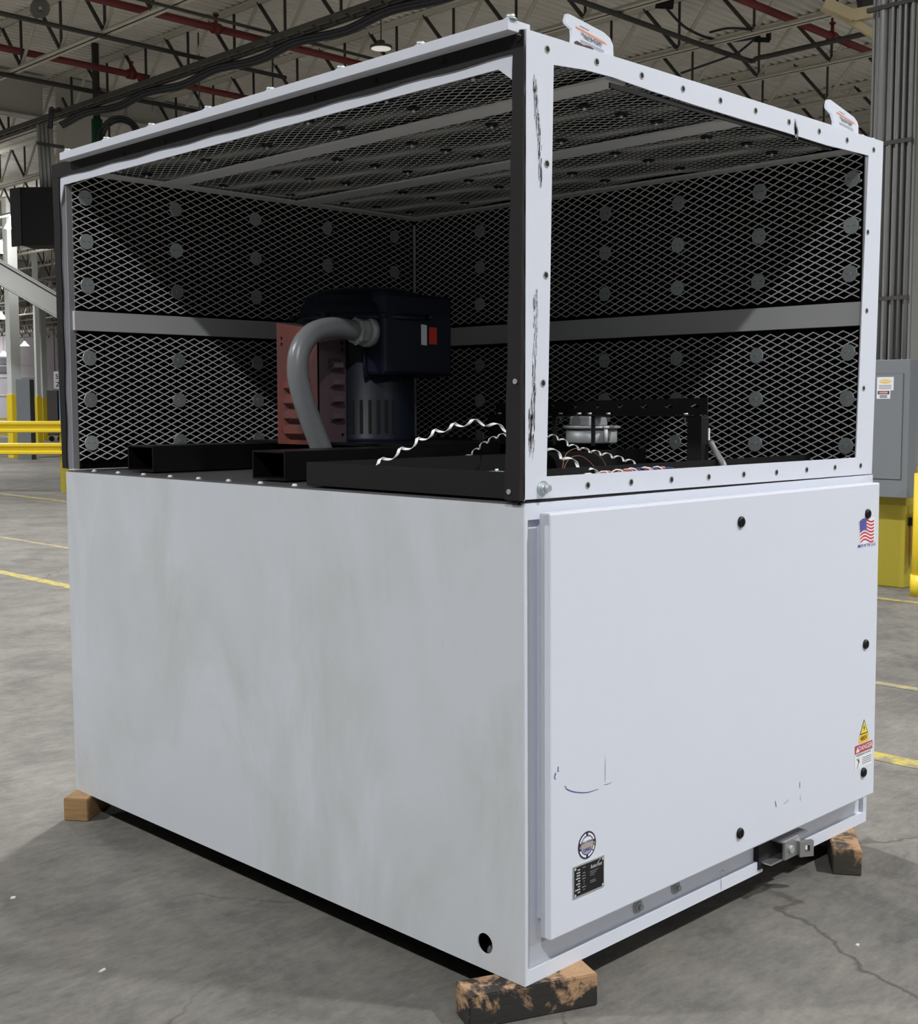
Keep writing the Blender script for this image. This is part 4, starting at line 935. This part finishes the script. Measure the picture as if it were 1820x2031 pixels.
bm = B(); bx(bm, HX-.045, HX+.045, HY-.03, HY+.052, 1.3525, 1.382, bev=.005); poly(bm, circ(HY+.022, 1.3665, .018, 20), (HX-.0456, 0, 0), Y, Z, 1); hn.part('junction_box', bm, [m_fit, m_cond])
for y_ in (HY+.068, HY-.083):
    bm = B(); bx(bm, HX-.095, HX-.09, y_-.006, y_+.006, 1.295, 1.3835); bx(bm, HX-.095, HX-.02, y_-.006, y_+.006, 1.3795, 1.3825); hn.part('hanger_strap', bm, m_blackmatt)
bm = B(); cyl(bm, (HX-.06, HY-.105, 1.305), (HX-.06, HY-.105, 1.352), .006, 10); cyl(bm, (HX-.06, HY-.105, 1.347), (HX-.06, HY-.105, 1.353), .010, 10); hn.part('toggle', bm, m_whitelab)

# ------------------------------------------------------------------ spiral wraps and wires
def spiral(pts, turns, r, wd, label, flip=1):
    path = spline(pts, 12); n = len(path)*4; L = [0]
    for i in range(len(path)-1): L.append(L[-1]+(path[i+1]-path[i]).length)
    def at(s):
        s *= L[-1]
        for i in range(len(path)-1):
            if L[i+1] >= s or i == len(path)-2:
                f = (s-L[i])/max(1e-9, L[i+1]-L[i]); return path[i].lerp(path[i+1], f), (path[i+1]-path[i]).normalized()
    N = int(turns*16); bm = B(); prev = None
    for k in range(N+1):
        p, d = at(k/N); a, b = frame_of(d); th = flip*2*math.pi*turns*k/N
        rad = a*math.cos(th)+b*math.sin(th)
        c = p+rad*r; q = (bm.verts.new(c-d*wd/2), bm.verts.new(c+d*wd/2), bm.verts.new(c+d*wd/2+rad*.0012), bm.verts.new(c-d*wd/2+rad*.0012))
        if prev:
            for i in range(4): bm.faces.new((prev[i], prev[(i+1) % 4], q[(i+1) % 4], q[i]))
        prev = q
    RECALC.add('spiral_wrap')
    single('spiral_wrap', bm, m_ribbon, label, 'spiral wrap', pts[0])
spiral([(.02, .515, 1.270), (.098, .5, 1.305), (.186, .5, 1.340), (.26, .49, 1.361), (.325, .47, 1.372), (.36, .42, 1.360), (.40, .36, 1.335), (.40, .27, 1.300), (.40, .19, 1.270), (.43, .15, 1.247), (.455, .12, 1.238)], 12, .0072, .012, 'white spiral wrap arching from the tray past the front post')
spiral([(.69, .955, 1.222), (.70, .863, 1.262), (.70, .80, 1.30), (.70, .73, 1.325), (.70, .62, 1.332), (.70, .516, 1.325), (.70, .449, 1.300), (.70, .367, 1.285), (.70, .278, 1.270), (.70, .215, 1.255)], 19, .0052, .0075, 'thin white spiral wrap crossing behind the first one')
wr = Thing('wire_bundle', 'twisted bundle of coloured wires lying along the front tray', 'wires', (.55, .1, 1.2075))
cen = spline([(.30, .105, 1.236), (.40, .10, 1.243), (.50, .10, 1.246), (.60, .10, 1.247), (.68, .10, 1.244), (.72, .11, 1.235)], 14)
for k, (mat, nm) in enumerate(((m_redwire, 'wire'), (m_bluewire, 'wire'), (m_ribbon, 'wire'), (m_bluewire, 'wire'), (M('pink_wire', (.6, .35, .32), .5), 'wire'))):
    bm = B(); pp = []; off = k*1.3; rr = .007+.0015*(k % 3)
    for i, p in enumerate(cen): th = i*(.55 if k != 2 else .8)+off; pp.append(p+V((0, math.cos(th)*rr, math.sin(th)*rr)))
    a0, a1 = (0, 52) if k in (0, 2, 4) else (30, len(pp)); tube(bm, pp[a0:a1], .0022, 6); wr.part(nm, bm, mat)
bm = B(); m_copper = M('copper_wire', (.22, .1, .06), .5)
tube(bm, spline([(.36, .20, 1.225), (.40, .22, 1.29), (.46, .22, 1.305), (.53, .21, 1.28), (.56, .2, 1.22)], 8), .0011, 6); wr.part('loop_wire', bm, m_copper)
bm = B(); tube(bm, spline([(.37, .21, 1.225), (.42, .23, 1.275), (.47, .23, 1.285), (.51, .22, 1.26), (.53, .2, 1.22)], 8), .0011, 6); wr.part('loop_wire', bm, m_copper)
